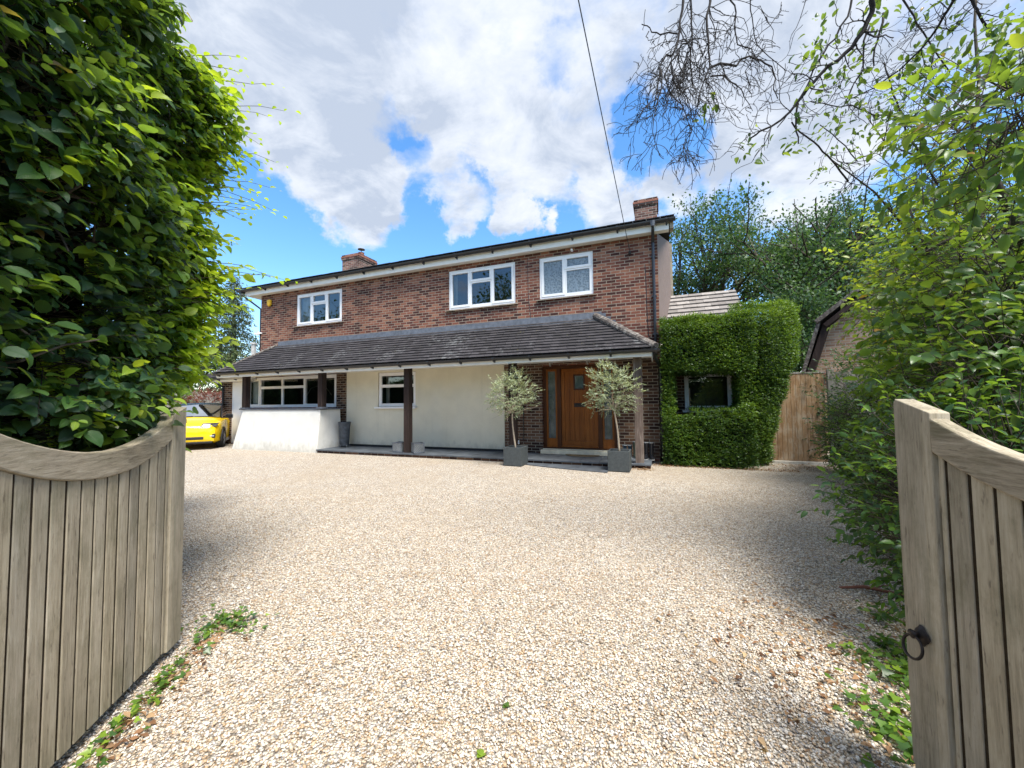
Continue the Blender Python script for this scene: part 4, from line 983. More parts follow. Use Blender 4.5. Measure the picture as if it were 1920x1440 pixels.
# ------------------------------------------------------------------ yellow car
def make_car():
    hd = np.array([.47, -.883]); hd /= np.linalg.norm(hd); lf = np.array([-hd[1], hd[0]])
    wc = np.array([-10.10, 13.34])
    org = wc - lf*.80 - hd*1.20
    t = empty('parked_car', (org[0], org[1], 0), math.atan2(hd[1], hd[0]), 'bright yellow hatchback with a black roof parked at the left end of the house', 'car')
    # x forward, y left
    st = [ # x, halfwidth, zbottom, zshoulder, ztop(centre)
        (2.00, .62, .30, .62, .66), (1.93, .78, .22, .74, .80), (1.75, .86, .20, .84, .92), (1.45, .885, .19, .90, .98), (1.0, .89, .19, .94, 1.03), (.72, .89, .19, .955, 1.06),
        (.3, .885, .19, .965, 1.02), (-.4, .885, .19, .98, 1.0), (-1.1, .89, .20, 1.0, 1.02), (-1.6, .885, .24, 1.02, 1.04), (-1.86, .83, .30, 1.0, 1.03), (-1.94, .76, .36, .92, .95)]
    vs = []; nc = 17
    for x, w, zb, zs, zt in st:
        half = [(w*.80, zb), (w*.965, zb+.06), (w*.985, zb+.2), (w, (zb+zs)/2+.02), (w*.99, zs-.10), (w*.955, zs-.02), (w*.86, zs+.03), (w*.5, zt-.015)]
        pts = [(x, -a, b) for a, b in half] + [(x, 0, zt)] + [(x, a, b) for a, b in half[::-1]]
        vs += pts
    fs = [(i*nc+k, i*nc+k+1, (i+1)*nc+k+1, (i+1)*nc+k) for i in range(len(st)-1) for k in range(nc-1)]
    fs += [tuple(range(nc))[::-1], tuple((len(st)-1)*nc+k for k in range(nc))] + [(i*nc, (i+1)*nc, (i+1)*nc+nc-1, i*nc+nc-1) for i in range(len(st)-1)]
    m = MB(); m.add(vs, fs); body = m.build('body', MT['car_yellow'], t, smooth=True)
    body.modifiers.new('es', 'EDGE_SPLIT').split_angle = rad(38)
    # greenhouse
    gh = [(.80, .74, 1.02), (.10, .66, 1.44), (-.3, .655, 1.49), (-1.15, .64, 1.475), (-1.55, .62, 1.36), (-1.86, .72, 1.03)]
    prof_b = [(.80, .80), (.10, .825), (-.3, .83), (-1.15, .82), (-1.55, .81), (-1.86, .76)]
    vs = []
    for (x, w, z), (xb, wb_) in zip(gh, prof_b): vs += [(x, -w, z), (x, w, z), (x*.9 if x > .5 else x, -wb_, .99), (x*.9 if x > .5 else x, wb_, .99)]
    m = MB(); fs = []
    for i in range(len(gh)-1): fs += [(4*i, 4*i+4, 4*i+6, 4*i+2), (4*i+1, 4*i+3, 4*i+7, 4*i+5)]
    m.add(vs, fs); m.build('side_windows', MT['car_glass'], t)
    m = MB(); m.add([(.86, -.72, 1.03), (.86, .72, 1.03), (.92, 0, 1.05), (.12, -.62, 1.445), (.12, .62, 1.445), (.15, 0, 1.47)], [(0, 2, 5, 3), (2, 1, 4, 5)]); ws = m.build('windscreen', MT['car_glass'], t)
    m = MB(); m.add([(-1.87, -.66, 1.05), (-1.87, .66, 1.05), (-1.55, .58, 1.37), (-1.55, -.58, 1.37)], [(0, 1, 2, 3)]); m.build('rear_window', MT['car_glass'], t)
    m = MB()
    top = [(.14, .66, 1.45), (-.3, .66, 1.505), (-1.15, .645, 1.49), (-1.6, .62, 1.38)]
    vs = []
    for x, w, z in top: vs += [(x, -w, z-.03), (x, -w*.8, z+.01), (x, 0, z+.03), (x, w*.8, z+.01), (x, w, z-.03)]
    m.add(vs, [(5*i+k, 5*i+k+1, 5*i+6+k, 5*i+5+k) for i in range(3) for k in range(4)]); m.build('roof_panel', MT['car_black'], t, smooth=True)
    m = MB()
    for sy in (-1, 1):
        m.tube([(.84, sy*.76, 1.01), (.12, sy*.665, 1.44)], .026, 6); m.tube([(-.32, sy*.83, .99), (-.38, sy*.665, 1.47)], .03, 6); m.tube([(-1.88, sy*.74, 1.02), (-1.56, sy*.63, 1.38)], .05, 6); m.tube([(-1.1, sy*.825, .99), (-1.3, sy*.65, 1.44)], .035, 6)
        m.tube([(.12, sy*.67, 1.44), (-.3, sy*.665, 1.485), (-1.15, sy*.65, 1.47), (-1.56, sy*.63, 1.37)], .022, 6)
    m.build('pillars', MT['car_black'], t)
    m = MB(); m.box((-1.7, -.6, .5), (.6, .6, .95)); m.cbox((-.15, .36, 1.08), (.12, .42, .6)); m.cbox((-.15, -.36, 1.08), (.12, .42, .6)); m.build('cabin', MT['car_trim'], t, bevel=.04)
    for sy in (-1, 1):
        h = MB(); h.add([(1.955, sy*.40, .72), (1.90, sy*.80, .73), (1.80, sy*.865, .86), (1.91, sy*.45, .86), (1.975, sy*.40, .735), (1.925, sy*.80, .745), (1.82, sy*.868, .85), (1.93, sy*.45, .85)], [(4, 5, 6, 7), (0, 1, 5, 4), (1, 2, 6, 5), (2, 3, 7, 6), (3, 0, 4, 7)]); hl = h.build('headlight', MT['car_black'], t)
        h = MB(); h.add([(1.985, sy*.42, .745), (1.955, sy*.62, .75), (1.92, sy*.66, .83), (1.945, sy*.48, .84)], [(0, 1, 2, 3), (3, 2, 1, 0)]); h.build('lens', MT['lamp_lens'], hl)
        h = MB(); h.cbox((1.93, sy*.68, .44), (.06, .22, .14)); bb = h.build('bumper_vent', MT['car_trim'], t, bevel=.02)
        h = MB(); h.cbox((1.968, sy*.68, .44), (.02, .17, .025)); h.build('daytime_lamp', MT['lamp_lens'], bb)
        h = MB(); h.cbox((.62, sy*.97, 1.04), (.12, .20, .13)); h.tube([(.62, sy*.86, 1.0), (.62, sy*.95, 1.02)], .02, 6); h.build('wing_mirror', MT['car_black'], t, bevel=.03)
        h = MB(); h.box((-1.0, sy*.875-.02, .17), (.95, sy*.875+.025, .27)); h.build('side_skirt', MT['steel'], t, bevel=.01)
        h = MB(); h.cbox((-.1, sy*.887, .84), (.2, .03, .035)); h.build('door_handle', MT['car_yellow'], t, bevel=.008)
        h = MB()
        for xx in (.82, -.36, -1.05): h.box((xx-.004, sy*.886-.004, .30), (xx+.004, sy*.886+.004, .96))
        h.build('door_seam', MT['car_trim'], t)
        h = MB(); h.cbox((-1.93, sy*.66, .84), (.06, .12, .26)); h.build('tail_lamp', MT['terracotta'], t, bevel=.01)
    m = MB(); m.cbox((1.985, 0, .38), (.05, 1.0, .10)); m.build('grille', MT['car_trim'], t, bevel=.02)
    m = MB(); m.cbox((1.90, 0, .235), (.18, 1.45, .07)); m.build('front_lip', MT['car_black'], t, bevel=.02)
    m = MB(); m.tube([(.88, -.6, 1.05), (.90, 0, 1.07)], .01, 4); m.tube([(.90, .02, 1.06), (.87, .6, 1.05)], .01, 4); m.build('wiper', MT['car_trim'], t)
    def wheel(x, sy):
        h = MB(); ww = sy*.90
        arch = [(x+.37*math.cos(a), .33+.37*math.sin(a)) for a in np.linspace(-.25, math.pi+.25, 20)]
        h.prism(arch, 1, ww-.006 if sy > 0 else ww-.012, ww+.012 if sy > 0 else ww+.006); h.build('wheel_arch', MT['car_trim'], t)
        wh = bpy.data.objects.new('wheel', None); COL.objects.link(wh); wh.parent = t; wh.location = (x, sy*.82, .325); wh.rotation_euler = (math.pi/2, 0, 0)
        h = MB(); h.lathe([(.22, -.105), (.30, -.105), (.325, -.08), (.325, .08), (.30, .105), (.22, .105)], n=32, cap=False); h.build('tyre', MT['tyre'], wh, smooth=False)
        h = MB(); so_ = -sy
        zf = .085*so_
        for k in range(5):
            a = 2*math.pi*k/5
            for da in (-.16, .16):
                h.tube([(.03*math.cos(a), .03*math.sin(a), zf+.018*so_), (.215*math.cos(a+da), .215*math.sin(a+da), zf)], [.02, .014], 6)
        h.lathe([(.205, -.1), (.23, -.1), (.225, .1), (.205, .1)], n=32, cap=False); h.lathe([(0, zf+.035*so_), (.045, zf+.025*so_), (.05, zf)], n=12, cap=False)
        h.build('rim', MT['alloy'], wh)
        h = MB(); h.lathe([(0, zf-.06*so_), (.21, zf-.06*so_)], n=24, cap=False); h.build('brake_disc', MT['car_trim'], wh)
    for x in (1.20, -1.33):
        for sy in (-1, 1): wheel(x, sy)
make_car()
# ------------------------------------------------------------------ foliage helpers
RS = np.random.RandomState(7)
def norm(a): return a/(np.linalg.norm(a, axis=-1, keepdims=True)+1e-9)
def tmpl_detail():
    v = [(0, 0, 0)]; rows = [(.10, .60), (.33, 1.0), (.62, .94), (.86, .52)]
    for t, w in rows: v += [(-w/2, t, .10*w-.20*t*t), (0, t, -.20*t*t), (w/2, t, .10*w-.20*t*t)]
    v.append((0, 1.0, -.26))
    f = [(0, 2, 1), (0, 3, 2)]
    for i in range(3):
        a = 1+3*i; f += [(a, a+1, a+4, a+3), (a+1, a+2, a+5, a+4)]
    f += [(10, 11, 13), (11, 12, 13)]
    return np.array(v, float), f
def tmpl_mid():
    v = [(0, 0, 0), (-.5, .42, .09), (0, .45, -.03), (.5, .42, .09), (0, 1, -.14)]
    return np.array(v, float), [(0, 2, 1), (0, 3, 2), (1, 2, 4), (2, 3, 4)]
def tmpl_far():
    return np.array([(0, 0, 0), (.5, .45, .06), (0, 1, -.08), (-.5, .45, .06)], float), [(0, 1, 2, 3)]
def tmpl_ivy():
    v = [(0, 0, 0), (-.5, -.05, .03), (-.62, .35, .05), (-.25, .45, .0), (0, 1.0, -.05), (.25, .45, 0), (.62, .35, .05), (.5, -.05, .03), (0, .4, -.02)]
    return np.array(v, float), [(0, 8, 1), (1, 8, 3, 2), (3, 8, 4), (4, 8, 5), (5, 8, 7, 6), (7, 8, 0)]
TM = dict(detail=tmpl_detail(), mid=tmpl_mid(), far=tmpl_far(), ivy=tmpl_ivy())
def leaf_mesh(name, P, D, Nn, S, Wd, tm, mat, parent, rnd, uv=False):
    T, F = TM[tm]; P = np.asarray(P, float); n = len(P)
    D = norm(D); X = norm(np.cross(D, Nn)); Z = np.cross(X, D)
    S = np.broadcast_to(S, (n,))[:, None, None]; Wd = np.broadcast_to(Wd, (n,))[:, None, None]
    cur = RS.uniform(.3, 1.9, n)[:, None, None]
    V = P[:, None, :] + (T[None, :, 0:1]*Wd)*X[:, None, :] + (T[None, :, 1:2]*S)*D[:, None, :] + (T[None, :, 2:3]*S*cur)*Z[:, None, :]
    k = len(T); lp = np.concatenate([np.array(f) for f in F]); tot = np.array([len(f) for f in F])
    loops = (lp[None, :] + (np.arange(n)*k)[:, None]).ravel()
    totals = np.tile(tot, n); starts = np.concatenate([[0], np.cumsum(totals)[:-1]])
    U = None
    if uv: U = np.tile(np.stack([T[:, 0]+.5, T[:, 1]], 1), (n, 1))
    return fastmesh(name, V.reshape(-1, 3), loops, starts, totals, mat, parent, True, np.repeat(rnd, k), U)
def stem_mesh(name, A, B, r0, r1, mat, parent):
    """many thin 3-sided stems from A to B in one mesh (twigs of one plant)"""
    n = len(A); d = norm(B-A); a = np.where(np.abs(d[:, 2:3]) < .9, np.array([[0, 0, 1.0]]), np.array([[1.0, 0, 0]]))
    x = norm(np.cross(d, a)); y = np.cross(d, x)
    V = []
    for (P, r) in ((A, r0), (B, r1)):
        for k in range(3):
            an = 2*math.pi*k/3; V.append(P + r*(math.cos(an)*x + math.sin(an)*y))
    V = np.stack(V, 1).reshape(-1, 3); F = np.array([(0, 1, 4, 3), (1, 2, 5, 4), (2, 0, 3, 5)])
    loops = (F.ravel()[None, :] + (np.arange(n)*6)[:, None]).ravel(); totals = np.full(n*3, 4); starts = np.arange(n*3)*4
    return fastmesh(name, V, loops, starts, totals, mat, parent)
def sprigs(P, D, L, nl, lean=.85, upn=.8, droop=.15, outn=None):
    """leaves along stems: returns leaf positions, directions, normals, parent index"""
    n = len(P); D = norm(D); a = np.array([[0, 0, 1.0]])
    side = norm(np.cross(D, a)+RS.normal(0, .05, (n, 3)))
    PP, DD, NN, II = [], [], [], []
    L = np.broadcast_to(L, (n,))
    for i in range(nl):
        t = (i+1)/nl; sg = 1 if i % 2 else -1
        last = (i == nl-1)
        p = P + D*(L*t)[:, None] + RS.normal(0, .004, (n, 3))
        d = D*(1.0 if last else .55) + (0 if last else sg*lean)*side + RS.normal(0, .28, (n, 3)); d[:, 2] -= droop
        nn = np.tile(np.array([[0, 0, upn]]), (n, 1)) + RS.normal(0, .42, (n, 3)) + (D*.35)
        if outn is not None: nn = nn + outn
        PP.append(p); DD.append(norm(d)); NN.append(nn); II.append(np.arange(n))
    return np.concatenate(PP), np.concatenate(DD), np.concatenate(NN), np.concatenate(II)

# ------------------------------------------------------------------ tall beech hedge on the left
GD = np.array([-.2595, .9657, 0]); GN = np.array([.9657, .2595, 0]); GA = np.array([-2.02, 2.42, 0])
def HG(s, o, z): 
    s, o, z = np.broadcast_arrays(np.asarray(s, float), np.asarray(o, float), np.asarray(z, float))
    return GA + s[..., None]*GD + o[..., None]*GN + z[..., None]*np.array([0, 0, 1.0])
hedge = empty('beech_hedge', (-2.9, 1.6, 0), 0, 'towering dark green beech hedge overhanging the left gate', 'hedge')
def to_local(V, o): return V - np.array(o.location)[None, :]
def hedge_sites():
    S = []; D = []; bright = []  # bright: leaf tone, lifted where sunlit leaves should show
    send = lambda z: -.03+.46*np.clip((z-1.45)/.9, 0, 1)+.05*np.sin(4*z)-.10*np.clip(z-2.9, 0, 1)
    def lump(s, z): return .10*np.sin(3.1*s+1.3*z)+.08*np.sin(5.3*z+2.0*s+1)+.05*np.sin(9*s-4*z)
    # drive-side face
    n = 3500; s = RS.uniform(-1.9, .68, n); z = RS.uniform(1.0, 4.05, n)
    dens = RS.uniform(0, 1, n) < np.clip(.62+.55*np.sin(2.7*z+1.9*s+.5)*np.sin(4.1*s-1.3*z)+.25, .25, 1); dens = dens & (s < send(z)+.05-.14*(z < 1.75)); s, z = s[dens], z[dens]; n = len(s)
    o = -.28+lump(s, z)-np.abs(RS.normal(0, .10, n)) + .10*np.clip((z-2.2)/2, 0, 1) - .22*np.clip((1.35-z)/.3, 0, 1)
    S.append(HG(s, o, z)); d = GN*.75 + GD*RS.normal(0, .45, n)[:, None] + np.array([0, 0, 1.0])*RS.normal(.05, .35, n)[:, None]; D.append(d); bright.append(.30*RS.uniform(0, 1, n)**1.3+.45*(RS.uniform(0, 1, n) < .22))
    # far end face (towards the house)
    n = 1500; o = RS.uniform(-1.5, -.2, n); z = RS.uniform(1.0, 3.95, n); s = send(z)-.02+.6*lump(o, z)-np.abs(RS.normal(0, .10, n))
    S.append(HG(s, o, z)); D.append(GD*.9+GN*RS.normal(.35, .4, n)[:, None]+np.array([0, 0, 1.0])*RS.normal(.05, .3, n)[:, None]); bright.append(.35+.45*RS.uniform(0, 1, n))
    # the far vertical edge: fresh yellow-green shoots, leaf colour brightened as if sunlit
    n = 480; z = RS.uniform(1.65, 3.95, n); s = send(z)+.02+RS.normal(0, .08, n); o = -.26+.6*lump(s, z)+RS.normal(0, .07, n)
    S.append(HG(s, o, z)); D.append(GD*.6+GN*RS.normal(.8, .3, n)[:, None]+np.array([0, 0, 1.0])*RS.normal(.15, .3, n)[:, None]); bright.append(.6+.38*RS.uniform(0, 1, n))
    # top
    n = 900; s = RS.uniform(-1.6, .55, n); o = RS.uniform(-1.5, -.25, n); z = 3.98+.1*np.sin(3*s)-.25*np.clip((s+.2)/.7, 0, 1)**2+RS.normal(0, .06, n)
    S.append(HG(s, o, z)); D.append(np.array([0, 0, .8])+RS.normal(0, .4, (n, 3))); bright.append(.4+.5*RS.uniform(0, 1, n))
    # second, lower stretch of hedge beyond
    n = 1300; s = RS.uniform(.5, 2.9, n); z = RS.uniform(.1, 2.75, n); o = -2.25+1.15*np.clip((z-1.35)/.75, 0, 1)-.1*np.clip((s-1)/2, 0, 1)+lump(s, z)-np.abs(RS.normal(0, .09, n))
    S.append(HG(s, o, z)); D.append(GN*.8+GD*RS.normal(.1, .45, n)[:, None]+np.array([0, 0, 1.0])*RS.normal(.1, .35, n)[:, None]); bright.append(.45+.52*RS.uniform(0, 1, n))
    n = 700; s = RS.uniform(.5, 2.9, n); o = RS.uniform(-2.2, -1.15, n); z = 2.72+RS.normal(0, .07, n)
    S.append(HG(s, o, z)); D.append(np.array([0, 0, .8])+RS.normal(0, .4, (n, 3))); bright.append(.5+.48*RS.uniform(0, 1, n))
    return np.concatenate(S), np.concatenate(D), np.concatenate(bright)
P, D, Br = hedge_sites(); P = to_local(P, hedge)
L = RS.uniform(.10, .24, len(P)); lp, ld, ln, li = sprigs(P, D, L, 7, lean=.8, upn=.75, droop=.28, outn=GN[None, :]*.45)
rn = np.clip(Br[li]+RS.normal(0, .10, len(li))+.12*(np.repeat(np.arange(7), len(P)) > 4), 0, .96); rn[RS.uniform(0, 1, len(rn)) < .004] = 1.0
sz = .034+.058*RS.uniform(0, 1, len(lp))**1.25
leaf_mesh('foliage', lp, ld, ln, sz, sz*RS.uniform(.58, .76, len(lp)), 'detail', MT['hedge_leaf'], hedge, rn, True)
stem_mesh('twigs', P-norm(D)*.18, P+norm(D)*L[:, None], .0028, .0012, MT['bark'], hedge)
# long loose shoots against the sky
m = MB(); QP = []; QD = []
for k in range(40):
    z0 = RS.uniform(1.9, 4.0) if k < 20 else RS.uniform(2.9, 4.0); a = HG(.42+RS.uniform(-.1, .08), -.2+RS.uniform(-.1, .1), z0)-np.array(hedge.location)
    d = GN*RS.uniform(.5, 1.0)+GD*RS.uniform(-.1, .8)+np.array([0, 0, RS.uniform(-.1, .45)]); d = d/np.linalg.norm(d); Ls = RS.uniform(.2, .52); pts = []; p = a.copy()
    for i in range(7):
        pts.append(p.copy()); dd = d+np.array([0, 0, -.10*i])*.5+RS.normal(0, .09, 3); p = p+dd/np.linalg.norm(dd)*Ls/6
        if i: QP.append(p.copy()); QD.append((1 if i % 2 else -1)*np.cross(d, [0, 0, 1])*.8+d*.6+RS.normal(0, .2, 3))
    m.tube(pts, [.003-.0003*i for i in range(7)], 4)
m.build('shoots', MT['bark'], hedge)
QP = np.array(QP); QD = np.array(QD); sz = RS.uniform(.028, .055, len(QP))
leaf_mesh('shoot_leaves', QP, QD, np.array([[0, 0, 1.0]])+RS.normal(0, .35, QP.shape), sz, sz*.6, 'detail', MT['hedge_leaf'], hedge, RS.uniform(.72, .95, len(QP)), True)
# thick inner stems, and near-black boxes standing for the shaded interior
m = MB()
for k in range(60):
    z0 = RS.uniform(.9, 3.6); s0 = RS.uniform(-1.8, -.25 if z0 < 2.1 else .2); p = HG(s0, -.62, z0)-np.array(hedge.location); pts = [p]; d = GN*.5+GD*RS.normal(0, .6)+np.array([0, 0, RS.uniform(-.1, .6)])
    for i in range(6):
        d = d/np.linalg.norm(d); p = p+d*RS.uniform(.08, .14); d = d+RS.normal(0, .35, 3); pts.append(p)
    m.tube(pts, [.014, .012, .010, .008, .006, .005, .003], 6)
m.build('branches', MT['bark'], hedge)
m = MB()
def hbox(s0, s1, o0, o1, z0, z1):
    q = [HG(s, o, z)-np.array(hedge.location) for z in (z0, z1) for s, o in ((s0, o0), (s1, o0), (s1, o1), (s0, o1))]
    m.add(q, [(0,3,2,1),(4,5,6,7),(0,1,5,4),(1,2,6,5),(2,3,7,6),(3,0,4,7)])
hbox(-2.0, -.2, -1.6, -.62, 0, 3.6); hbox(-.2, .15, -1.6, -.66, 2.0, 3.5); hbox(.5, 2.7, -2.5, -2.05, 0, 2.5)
m.build('shade_core', MT['hedge_shade_core'], hedge)

# ------------------------------------------------------------------ clipped hedge trained round the extension window
chg = empty('clipped_hedge', H(2.4, 1.2, 0), HROT, 'clipped evergreen hedge trained around the side extension window', 'hedge')
def LH(u, v, z): return np.stack([u-2.4, v-1.2, z], -1)      # local coordinates of the hedge object
CB = [  # u0,u1 bottom ; top right expansion ; v0,v1 ; z0,z1
    dict(u0=1.12, u1=2.95, v0=.60, v1=1.85, z0=2.02, z1=3.22), dict(u0=1.12, u1=1.36, v0=.66, v1=1.9, z0=0, z1=3.0),
    dict(u0=1.12, u1=2.9, v0=.56, v1=1.9, z0=0, z1=1.24), dict(u0=2.62, u1=3.30, v0=.86, v1=1.95, z0=0, z1=3.46, col=True)]
def hole(u, z, v): return (1.37 < u) & (u < 2.68+.03*np.sin(z*9)) & (z > 1.20-.10*(u < 1.7)) & (z < 2.05+.03*np.sin(u*9)) & (v < 1.98)
def colright(z): return 3.22+.62*np.clip(z/2.5, 0, 1)**1.3
SP, SD = [], []
for bi, c in enumerate(CB):
    A = (c['u1']-c['u0'])*(c['z1']-c['z0']); n = int(A*1900)
    u = RS.uniform(c['u0'], c['u1'], n); z = RS.uniform(c['z0'], c['z1'], n)
    if c.get('col'): u = c['u0']+(colright(z)-c['u0'])*RS.uniform(0, 1, n)
    er = np.minimum(np.abs(z-c['z1']), .30)/.30; v = c['v0']+.18*(1-er)**2
    if bi == 2: v = v+.0
    if c.get('col'):
        eu = np.clip((colright(z)-u)/.35, 0, 1); v = v+.45*(1-eu)**2+.12*np.clip((1.2-z)/1.2, 0, 1)
    v = v+.022*np.sin(7*u+3*z)+.012*np.sin(9*z-4*u)+np.abs(RS.normal(0, .035, n))
    SP.append(np.stack([u, v, z], -1)); SD.append(np.stack([RS.normal(0, .5, n), np.full(n, -.8), RS.normal(.35, .4, n)], -1))
    n = int((c['u1']-c['u0'])*(c['v1']-c['v0'])*1600) if c['z1'] < 4 else 0
    u = RS.uniform(c['u0'], c['u1']+(.55 if c.get('col') else 0), n); v = RS.uniform(c['v0']+.05, c['v1'], n); z = c['z1']+.03*np.sin(6*u+4*v)+RS.normal(0, .025, n)-(.25*np.clip((u-3.5)/.35, 0, 1)**2 if c.get('col') else 0)
    SP.append(np.stack([u, v, z], -1)); SD.append(np.stack([RS.normal(0, .5, n), RS.normal(-.2, .5, n), np.full(n, .8)], -1))
c = CB[3]; n = 4200; z = RS.uniform(0, 3.4, n); v = RS.uniform(c['v0']+.3, c['v1'], n); u = colright(z)-.12*np.clip((c['v0']+.5-v)/.3, 0, 1)+.03*np.sin(9*z)+RS.normal(0, .03, n)-.25*np.clip((z-3.2)/.25, 0, 1)**2
SP.append(np.stack([u, v, z], -1)); SD.append(np.stack([np.full(n, .8), RS.normal(-.1, .4, n), RS.normal(.3, .4, n)], -1))
n = 9000; z = RS.uniform(.1, 3.4, n); u = 2.72+(colright(z)-2.78)*RS.uniform(0, 1, n); v = RS.uniform(1.0, 1.9, n); SP.append(np.stack([u, v, z], -1)); SD.append(np.stack([RS.normal(0, .6, n), RS.normal(-.4, .5, n), RS.normal(.1, .5, n)], -1))
n = 5000; SP.append(np.stack([RS.uniform(1.2, 2.8, n), RS.uniform(.75, 1.6, n), RS.uniform(2.15, 3.2, n)], -1)); SD.append(np.stack([RS.normal(0, .6, n), RS.normal(-.4, .5, n), RS.normal(.1, .5, n)], -1))
# reveals of the window opening
for (ua, ub, za, zb) in ((1.33, 1.37, 1.2, 2.05), (2.70, 2.76, 1.2, 2.05)):
    n = 500; SP.append(np.stack([RS.uniform(ua, ub, n), RS.uniform(.7, 1.85, n), RS.uniform(za, zb, n)], -1)); SD.append(np.stack([np.full(n, .7 if ua < 2 else -.7), RS.normal(0, .4, n), RS.normal(0, .4, n)], -1))
n = 1400; SP.append(np.stack([RS.uniform(1.46, 2.7, n), RS.uniform(.62, 1.9, n), 1.22+RS.normal(0, .03, n)], -1)); SD.append(RS.normal(0, .4, (n, 3))+np.array([0, 0, .8]))
n = 900; SP.append(np.stack([RS.uniform(1.46, 2.7, n), RS.uniform(.66, 1.9, n), 2.09+RS.normal(0, .03, n)], -1)); SD.append(RS.normal(0, .4, (n, 3))+np.array([0, -.3, -.7]))
SP = np.concatenate(SP); SD = np.concatenate(SD); k = ~hole(SP[:, 0], SP[:, 2], SP[:, 1]); SP, SD = SP[k], SD[k]
P = LH(SP[:, 0], SP[:, 1], SP[:, 2]); L = RS.uniform(.03, .085, len(P)); lp, ld, ln, li = sprigs(P, SD, L, 4, .9, .5, .0)
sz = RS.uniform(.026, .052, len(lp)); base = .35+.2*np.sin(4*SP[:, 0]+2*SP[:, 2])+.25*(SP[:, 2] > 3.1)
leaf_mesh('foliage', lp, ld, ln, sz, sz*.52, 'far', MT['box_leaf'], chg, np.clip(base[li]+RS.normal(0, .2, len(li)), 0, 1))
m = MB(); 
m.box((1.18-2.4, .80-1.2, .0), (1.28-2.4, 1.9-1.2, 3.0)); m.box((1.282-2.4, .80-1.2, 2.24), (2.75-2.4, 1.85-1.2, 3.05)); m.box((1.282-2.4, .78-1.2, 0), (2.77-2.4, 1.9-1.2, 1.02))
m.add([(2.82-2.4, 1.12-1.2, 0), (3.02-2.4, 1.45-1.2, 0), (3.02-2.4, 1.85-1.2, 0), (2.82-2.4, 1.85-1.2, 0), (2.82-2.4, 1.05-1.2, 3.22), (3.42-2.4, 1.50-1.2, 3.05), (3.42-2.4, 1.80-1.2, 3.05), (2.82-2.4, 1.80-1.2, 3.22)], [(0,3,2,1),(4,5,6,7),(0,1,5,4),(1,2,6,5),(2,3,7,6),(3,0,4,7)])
m.build('shade_core', MT['hedge_shade_core'], chg)  # near-black filling in place of the shade between the leaves
m = MB()
for k in range(8):
    u0_ = RS.uniform(1.15, 1.28); p = np.array([u0_-2.4, .70-1.2+RS.uniform(0, .1), RS.uniform(0, .6)]); pts = [p.copy()]
    for i in range(7): p = p+np.array([RS.normal(0, .02), abs(RS.normal(.0, .02)), RS.uniform(.12, .3)]); pts.append(p.copy())
    m.tube(pts, .007, 5)
m.build('stems', MT['bark'], chg)

# ------------------------------------------------------------------ olive trees in square pots
def olive(u, v, rz, lean, ck, rx, rz_, label, seed):
    rs = np.random.RandomState(seed)
    t = empty('potted_olive_tree', H(u, v, 0), HROT+rz, label, 'olive tree', 'potted standard olive trees either side of the door')
    m = MB(); a, h = .215, .42
    m.box((-a, -a, .012), (a, -a+.025, h)); m.box((-a, a-.025, .012), (a, a, h)); m.box((-a, -a+.0255, .012), (-a+.025, a-.0255, h)); m.box((a-.025, -a+.0255, .012), (a, a-.0255, h)); m.box((-a+.026, -a+.026, .012), (a-.026, a-.026, .03))
    pot = m.build('planter', MT['fibre_pot'], t, bevel=.006)
    m = MB(); m.box((-a+.026, -a+.026, .32), (a-.026, a-.026, .365)); m.build('soil', MT['soil'], pot)
    c = np.array([lean[0], lean[1], ck])
    m = MB(); path = [np.array([0, 0, .34])]; tp = np.array([lean[0]*.8, lean[1]*.8, ck-.42])
    for i in range(1, 8): f = i/7; path.append(np.array([0, 0, .34])*(1-f)+tp*f+np.array([.025*math.sin(3*f+seed), .01*math.sin(5*f), 0]))
    m.tube(path, [.022-.007*i/7 for i in range(8)], 8); m.build('trunk', MT['olive_bark'], t, smooth=True)
    m = MB(); PP = []; DD = []
    for k in range(26):
        d = rs.normal(0, 1, 3); d[2] = abs(d[2])*.8+.15; d /= np.linalg.norm(d); p = tp.copy(); Ls = rs.uniform(.4, .8); pts = [p.copy()]
        for i in range(5):
            d = d+rs.normal(0, .18, 3); d /= np.linalg.norm(d); p = p+d*Ls/5*np.array([rx/.6, rx/.6, rz_/.5]); pts.append(p.copy())
        m.tube(pts, [.006, .005, .004, .003, .002, .0015], 4)
    m.build('branches', MT['olive_bark'], t)
    n = 300; d = norm(rs.normal(0, 1, (n, 3))); r = rs.uniform(.15, 1, n)**.5*(1+.18*np.sin(5*d[:, 0]+seed)*np.sin(6*d[:, 2]+2*seed)); r[:60] *= 1.2
    P = c+d*r[:, None]*np.array([rx, rx, rz_]); keep = P[:, 2] > ck-rz_*.92; P = P[keep]; d = d[keep]
    dd = d+np.array([0, 0, .35])+rs.normal(0, .35, d.shape); L = rs.uniform(.08, .2, len(P)); lp, ld, ln, li = sprigs(P, dd, L, 11, .75, .5, .0)
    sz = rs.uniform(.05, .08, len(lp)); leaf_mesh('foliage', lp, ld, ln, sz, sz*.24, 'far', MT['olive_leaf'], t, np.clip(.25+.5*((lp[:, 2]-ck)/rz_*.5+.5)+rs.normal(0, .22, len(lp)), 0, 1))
    stem_mesh('twigs', P, P+norm(dd)*L[:, None], .0016, .001, MT['olive_bark'], t)
simple('olive_bark', (.36, .30, .23), .85, .2, var=.25, nscale=20, bump=.3)
olive(-2.03, -.30, -.04, (-.08, .0), 1.60, .50, .47, 'potted olive tree with the round crown against the cream wall, left of the oak door', 3)
olive(.27, -.32, -.02, (-.13, .0), 1.68, .48, .50, 'potted olive tree by the weathered post, right of the oak door', 6)

